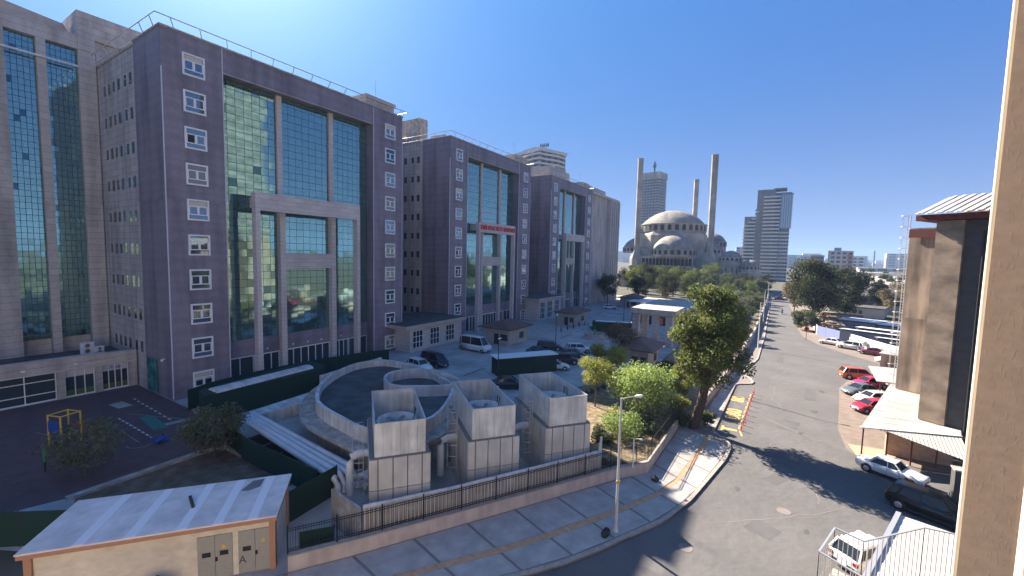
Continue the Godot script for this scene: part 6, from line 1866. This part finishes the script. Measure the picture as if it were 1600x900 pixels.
func mosque() -> void:
	var t := thing("mosque", "large unfinished concrete mosque with one main dome and clustered half domes", "mosque")
	var c := V(279, 0, -56.5)
	dome(t, c + V(0, 38, 0), 18.6, 9.0, 4.2, 30, 0.6)
	var b := MB.new()
	b.lathe(c, [Vector2(21.5, 12), Vector2(21.5, 31.0), Vector2(19.2, 33.4), Vector2(19.2, 34.0)], 8, PI / 8, TAU + PI / 8, false)
	obj("octagon", b, M.mosque, t)
	# half domes on four sides
	dome(t, V(259.5, 22.6, -51.5), 11.8, 8.4, 3.2, 22, 1.0)
	dome(t, V(280, 24, -77.5), 9.5, 6.5, 2.6, 22, 1.0)
	dome(t, V(298, 28.5, -36.0), 8.0, 5.5, 3.0, 20, 12.0)
	dome(t, V(281, 23.5, -35.0), 7.0, 4.5, 2.6, 18, 4.0)
	b = MB.new()
	b.bx(251, 0, -74, 300, 13.0, -39); b.bx(254, 13.0, -70, 298, 18.6, -40); b.bx(262, 18.6, -72, 297, 24.0, -41)
	b.bx(249, 0, -80, 252, 9.5, -38)
	obj("body", b, M.mosque, t)
	var am := arch_mesh(1.7, 4.2, 0.5)
	for i in 14:
		put("opening", am, M.black, t, V(250.95 + 3.02, 13.3, -67 + i * 1.98), Basis(Vector3.UP, -PI / 2))
	var am2 := arch_mesh(2.4, 5.0, 0.5)
	for i in 9: put("opening", am2, M.black, t, V(250.95, 10.0 - 2.2, -71 + i * 3.5), Basis(Vector3.UP, -PI / 2))
	for i in 10: put("opening", am, M.black, t, V(258 + i * 3.8, 13.6, -39.96), Basis.IDENTITY)
	# domed pavilions stepping down to the right
	for p in [[264.5, -22.0, 18.6, 5.6, 3.8, "a"], [260.5, -12.2, 14.2, 4.6, 3.4, "b"]]:
		dome(t, V(p[0], p[2], p[1]), p[3], p[4], 1.8, 16, 1.4)
		b = MB.new(); b.lathe(V(p[0], 0, p[1]), [Vector2(p[3] * 1.28, 0), Vector2(p[3] * 1.28, p[2] - 4.4), Vector2(p[3] * 1.36, p[2] - 4.2), Vector2(p[3] * 1.36, p[2] - 3.6), Vector2(p[3] * 0.98, p[2] - 2.9)], 8, PI / 8, TAU + PI / 8, false); obj("pavilion_wall", b, M.mosque, t)
		drum_windows(t, V(p[0], p[2] - 9.6, p[1]), p[3] * 1.19, 8, p[3] * 0.5, 4.8)
	b = MB.new(); b.bx(256, 0, -40, 270, 9.0, -5); obj("court_wall", b, M.mosque, t)
	for i in 8: put("opening", am, M.black, t, V(255.97, 3.6, -31 + i * 3.1), Basis(Vector3.UP, -PI / 2))
	# minaret shafts
	for m in [[255.3, -71.6, 75.5, 1.55, "leftmost minaret shaft, tall and unfinished, beside the main dome"], [260.0, -32.3, 74.5, 1.75, "right minaret shaft, tall and unfinished, in front of the small rear dome"], [316.1, -50.0, 71.5, 1.6, "rear minaret shaft, thinnest of three, behind the main dome"]]:
		var q := thing("minaret", m[4], "minaret", V(m[0], 0, m[1]), 0, "minaret shafts of the mosque")
		b = MB.new(); b.lathe(Vector3.ZERO, [Vector2(4.0, 0), Vector2(4.0, 17.0), Vector2(m[3], 22.5)], 8, PI / 8, TAU + PI / 8, false); obj("base", b, M.mosque, q)
		b = MB.new(); b.lathe(Vector3.ZERO, [Vector2(m[3], 22.5), Vector2(m[3] * 1.04, m[2] - 1.0), Vector2(m[3] * 1.1, m[2] - 1.0), Vector2(m[3] * 1.1, m[2]), Vector2(0.001, m[2])], 10, 0, TAU, false); obj("shaft", b, M.mosque, q)

func slab_tower(called: String, label: String, at: Vector3, turn: float, w: float, d: float, h: float, floors: int, wall: Material, band: Material, windows: int, out := 0.8) -> Node3D:
	var t := thing(called, label, "tower", at, turn)
	var b := MB.new(); b.bx(-w / 2, 0, -d / 2, w / 2, h, d / 2); obj("core", b, wall, t)
	var fh := h / floors
	var slab := box_mesh(V(w + out * 2, fh * 0.34, d + out * 2))
	var wm := box_mesh(V(w / windows * 0.62, fh * 0.5, 0.2))
	var wm2 := box_mesh(V(0.2, fh * 0.5, d / windows * 0.62))
	for f in floors:
		put("balcony_slab", slab, band, t, V(0, fh * (f + 0.85), 0))
		for k in windows:
			put("window", wm, M.shop_glass, t, V(-w / 2 + (k + 0.5) * w / windows, fh * (f + 0.4), d / 2))
			put("window", wm2, M.shop_glass, t, V(-w / 2, fh * (f + 0.4), -d / 2 + (k + 0.5) * d / windows))
	return t

func skyline() -> void:
	# twin tower on the right: stepped left part, tall middle, glassy right part
	var t := thing("stepped_tower", "dark high-rise with a stepped left side and a glass right corner", "tower", V(430, 0, 0))
	var b := MB.new(); b.bx(2, 0, -18, 22, 78.8, -4.5); b.bx(4, 78.8, -6, 20, 80.0, 3.6); obj("core_wall", b, M.tower_grey, t)
	b = MB.new(); b.bx(4, 0, -4.5, 22, 76.0, 7); obj("right_wall", b, M.tower_grey, t)
	b = MB.new(); b.bx(3, 0, -27, 20, 56, -18); obj("left_wall", b, M.tower_grey, t)
	for f in 24:
		var y := 1.5 + f * 3.05
		b = MB.new(); b.bx(-0.6, y, -13.0, 3.8, y + 1.3, -0.5); obj("balcony_slab", b, M.tower_white, t)
		b = MB.new(); b.bx(3.0, y + 1.4, -12.6, 3.7, y + 2.9, -0.9) ; obj("window", b, M.shop_glass, t)
		if y < 44:
			b = MB.new(); b.bx(3.6, y, -0.3, 4.0, y + 1.3, 7.2); obj("balcony_slab", b, M.tower_white, t)
			for k in 4:
				b = MB.new(); b.bx(3.85, y + 1.5, 0.2 + k * 1.8, 4.05, y + 2.9, 1.4 + k * 1.8); obj("window", b, M.shop_glass, t)
		var z0 := -27.0 + maxf(0.0, (y - 46.0) * 0.85)
		if y < 60:
			b = MB.new(); b.bx(1.4, y, z0 - 0.6, 3.0, y + 1.2, -18.2); obj("balcony_slab", b, M.tower_white, t)
			b = MB.new(); b.bx(2.8, y + 1.3, z0 + 1.0, 3.1, y + 2.8, -19.0); obj("window", b, M.shop_glass, t)
	b = MB.new(); b.bx(1.6, 45.5, -0.2, 6, 74, 8.0); obj("glass_corner", b, M.far_glass, t)
	for k in 5:
		b = MB.new(); b.bx(1.5, 45.5, 1.2 + k * 1.6, 1.6, 74, 1.35 + k * 1.6); obj("mullion", b, M.tower_white, t)
	b = MB.new(); b.bx(1.2, 74, -0.6, 7, 74.8, 8.4); obj("parapet", b, M.tower_grey, t)
	# white apartment tower with curved balconies behind the third block
	t = thing("white_apartment_tower", "white apartment tower with wavy balcony bands behind the courthouse", "tower", V(314, 0, -176), -0.35)
	b = MB.new(); b.bx(-14, 0, -22, 14, 98, 22); b.bx(-6, 98, -8, 8, 104.5, 8); obj("core", b, M.tower_grey, t)
	for f in 27:
		var y := 3.0 + f * 3.55
		var poly := PackedVector2Array()
		for k in 24:
			var a: float = TAU * k / 24
			var wob := 1.0 + 0.05 * sin(a * 5 + 0.6)
			poly.append(Vector2(clampf(cos(a) * 21, -15.4, 15.4) * wob, clampf(sin(a) * 33, -23.4, 23.4) * wob))
		b = MB.new(); b.prism(poly, y, y + 1.35); obj("balcony_band", b, M.tower_white, t)
		for k in 6:
			put("window", box_mesh(V(0.2, 1.9, 3.6)), M.shop_glass, t, V(-14.0, y + 2.4, -18 + k * 7.0))
			if k < 4: put("window", box_mesh(V(3.6, 1.9, 0.2)), M.shop_glass, t, V(-10 + k * 6.4, y + 2.4, 22.0))
	b = MB.new(); b.prism(pv([-15, -23, 15, -23, 15, 23, -15, 23]), 98, 100.5); obj("roof_band", b, M.tower_white, t)
	var tm := TextMesh.new(); tm.text = "HAN"; tm.font_size = 64; tm.pixel_size = 0.06; tm.depth = 0.5
	var f := SystemFont.new(); f.font_names = PackedStringArray(["Droid Sans"]); f.font_weight = 700; tm.font = f
	put("roof_letters", tm, M.dark_metal, t, V(-3, 105.0, 15.0), Basis(Vector3.UP, -PI / 2.6))
	b = MB.new()
	for k in 5: b.bar(V(-4 + k * 0.4, 100.5, 8 + k * 2.0), V(-4 + k * 0.4, 104.4, 12 + k * 1.4), 0.2, 0.2)
	obj("letter_support", b, M.dark_metal, t)
	# tower under construction behind the left minaret
	t = slab_tower("unfinished_tower", "unfinished concrete tower with a crane stub behind the left minaret", V(588, 0, -146), -0.2, 22, 24, 122, 34, M.tower_grey, M.mosque, 6)
	b = MB.new(); b.bx(-12, 122, -13, 12, 130, 13); obj("formwork", b, M.mosque, t)
	b = MB.new(); b.bar(V(0, 130, 0), V(0, 146, 0), 1.4, 1.4); b.bar(V(-4, 141, 0), V(5, 143, 0), 0.8, 0.8); b.bx(-1.5, 138, -1.5, 1.5, 141, 1.5); obj("crane_stub", b, M.dark_metal, t)
	# apartment blocks beyond the right-hand trees
	t = slab_tower("apartment_block", "pink and cream apartment block beyond the trees, larger and nearer", V(423, 0, 42), 0.0, 14, 14.5, 26.5, 8, M.far_wall, M.far_wall, 4, 0.15)
	for k in 7:
		b = MB.new(); b.bx(-7.9, 2.0 + k * 3.3, 3.4, -7.1, 3.4 + k * 3.3, 6.6); obj("pink_balcony", b, M.far_pink, t)
	b = MB.new(); b.bx(-3, 26.5, -4, 2, 29, 0); obj("roof_house", b, M.far_wall, t)
	t = slab_tower("apartment_block", "pink and grey apartment block beyond the trees, smaller and farther left", V(440, 0, 28), 0.0, 12, 9, 23, 7, M.far_pink, M.far_wall, 3, 0.2)
	var far := [[760, 86, 30, 26, "blue grey office block right of the pink apartments"], [1500, 290, 90, 45, "long blue grey block on the right horizon"], [1480, 345, 25, 62, "slender tower beside the long block on the right horizon"], [700, 118, 60, 12, "long low building with a dotted facade on the right"], [1400, 20, 110, 36, "pale building group right of the stepped tower"], [900, -220, 40, 60, "grey tower between the stone end block and the mosque"], [1300, -260, 40, 70, "blue tower left of the minaret"], [820, -48, 26, 40, "pale blue tower left of the stepped tower"], [1700, 215, 40, 40, "far block in the middle of the right horizon"], [1900, 420, 60, 60, "far tower at the right edge of the skyline"]]
	for q in far:
		slab_tower("distant_building", q[4], V(q[0], 0, q[1]), 0.1, 16, q[2], q[3], maxi(3, int(q[3] / 4.0)), M.far_wall, M.tower_white, 4, 0.2)
	t = thing("factory_chimney", "thin dark factory chimney on the right horizon", "chimney", V(1500, 0, 222))
	b = MB.new(); b.tube([V(0, 0, 0), V(0, 52, 0)], 2.6, 1.8, 10); obj("shaft", b, M.tower_grey, t)
	# low roofs of the industrial flats
	var r := RandomNumberGenerator.new(); r.seed = 77
	for i in 46:
		var x := 200.0 + pow(r.randf(), 1.3) * 620.0
		var z := x * r.randf_range(0.105, 0.33) + 6
		var w := r.randf_range(14, 34); var dd := r.randf_range(18, 46); var h := r.randf_range(4, 7.5)
		t = thing("warehouse", "%s warehouse with a %s roof on the flats right of the street" % [["small low", "broad low", "long low"][mini(2, int((w + dd) / 22.0) - 1)], "pale" if i % 3 else "dark grey"], "warehouse", V(x, 0, z), r.randf_range(-0.2, 0.2), "warehouses on the flats")
		b = MB.new(); b.bx(-w / 2, 0, -dd / 2, w / 2, h, dd / 2); obj("wall", b, M.far_wall if i % 2 else M.tower_grey, t)
		b = MB.new()
		b.loft([[V(-w / 2 - 0.4, h, -dd / 2), V(0, h + 2.0, -dd / 2), V(w / 2 + 0.4, h, -dd / 2)], [V(-w / 2 - 0.4, h, dd / 2), V(0, h + 2.0, dd / 2), V(w / 2 + 0.4, h, dd / 2)]], true, true, false)
		obj("roof", b, M.far_roof if i % 3 else M.roof_grey, t)
	var ft: Node3D = null
	for i in 110:
		var x := 210.0 + pow(r.randf(), 1.2) * 1300.0
		var z := x * r.randf_range(0.06, 0.34) + 8
		if ft == null: ft = tree("distant dark tree among the warehouses", V(x, 0, z), 9, 4.2, "leaf_dark", 1800, 0.5, 190, 0.1, "distant trees on the flats", "distant_tree", 16)
		else:
			var o := copy(ft)
			o.position = V(x, 0, z); o.rotation.y = i; o.scale = Vector3.ONE * r.randf_range(0.8, 1.5)
	# far low city mass and hills
	var cb := MB.new()
	for i in 260:
		var a := r.randf_range(-0.62, 0.42); var dist := r.randf_range(1700, 3600)
		var w := r.randf_range(20, 60); var h := r.randf_range(10, 34) * (1.6 if r.randf() < 0.1 else 1.0)
		cb.box(V(cos(a) * dist, h / 2, sin(a) * dist), V(w, h, w))
	var city := obj("distant_city", cb, M.far_wall)
	city.set_meta("kind", "stuff"); tag(city, "pale distant city spread along the horizon", "city")
	var hb := MB.new()
	var rings: Array = [[], []]
	for i in 70:
		var a := -1.3 + i * 0.03
		var hh := 22 + 22 * absf(sin(i * 0.31)) + 14 * sin(i * 0.13 + 1.0)
		rings[0].append(V(cos(a) * 4200, -1, sin(a) * 4200)); rings[1].append(V(cos(a) * 4600, maxf(4, hh), sin(a) * 4600))
	hb.loft(rings, false, false)
	struct("hills", hb, M.far_green)

const ORD := ["first", "second", "third", "fourth", "fifth", "sixth", "seventh", "eighth", "ninth", "tenth"]

func ordinal(i: int) -> String:
	var teen := ["eleventh", "twelfth", "thirteenth", "fourteenth", "fifteenth", "sixteenth", "seventeenth", "eighteenth", "nineteenth"]
	if i < 10: return ORD[i]
	if i < 19: return teen[i - 10]
	if i == 19: return "twentieth"
	if i == 29: return "thirtieth"
	return "twenty-" + ORD[i - 20]

func extra_materials() -> void:
	mat("viewer_wall", Color(0.75, 0.66, 0.52), 0.85)
	mat("asphalt_patch", Color(0.105, 0.102, 0.102), 0.9, M.asphalt.albedo_texture, 0.08)
	mat("asphalt_pale", Color(0.15, 0.142, 0.135), 0.95, M.asphalt.albedo_texture, 0.08)
	mat("asphalt_stain", Color(0.075, 0.072, 0.07), 0.7)
	mat("blind", Color(0.5, 0.48, 0.42), 0.35)
	mat("blind_grey", Color(0.22, 0.23, 0.24), 0.2)
	mat("sign_blue", Color(0.16, 0.2, 0.38), 0.6)
	mat("shed_blue", Color(0.16, 0.18, 0.23), 0.7)
	mat("wood", Color(0.24, 0.15, 0.075), 0.9)
	mat("rust", Color(0.2, 0.1, 0.055), 0.9)
	mat("far_glass", Color(0.25, 0.33, 0.38), 0.1, null, 0.1, 0.6)
	var m := mat("frond", Color(0.08, 0.11, 0.06), 0.6)
	m.backlight_enabled = true; m.backlight = Color(0.2, 0.25, 0.12)

func _ready() -> void:
	rng.seed = 4
	camera_and_light()
	materials()
	extra_materials()
	ground()
	street_side()
	courthouse()
	yard()
	transformer_kiosk()
	playground()
	mosque()
	skyline()
	right_side()
	yard_right()
	plants()
	furniture()
	cars()
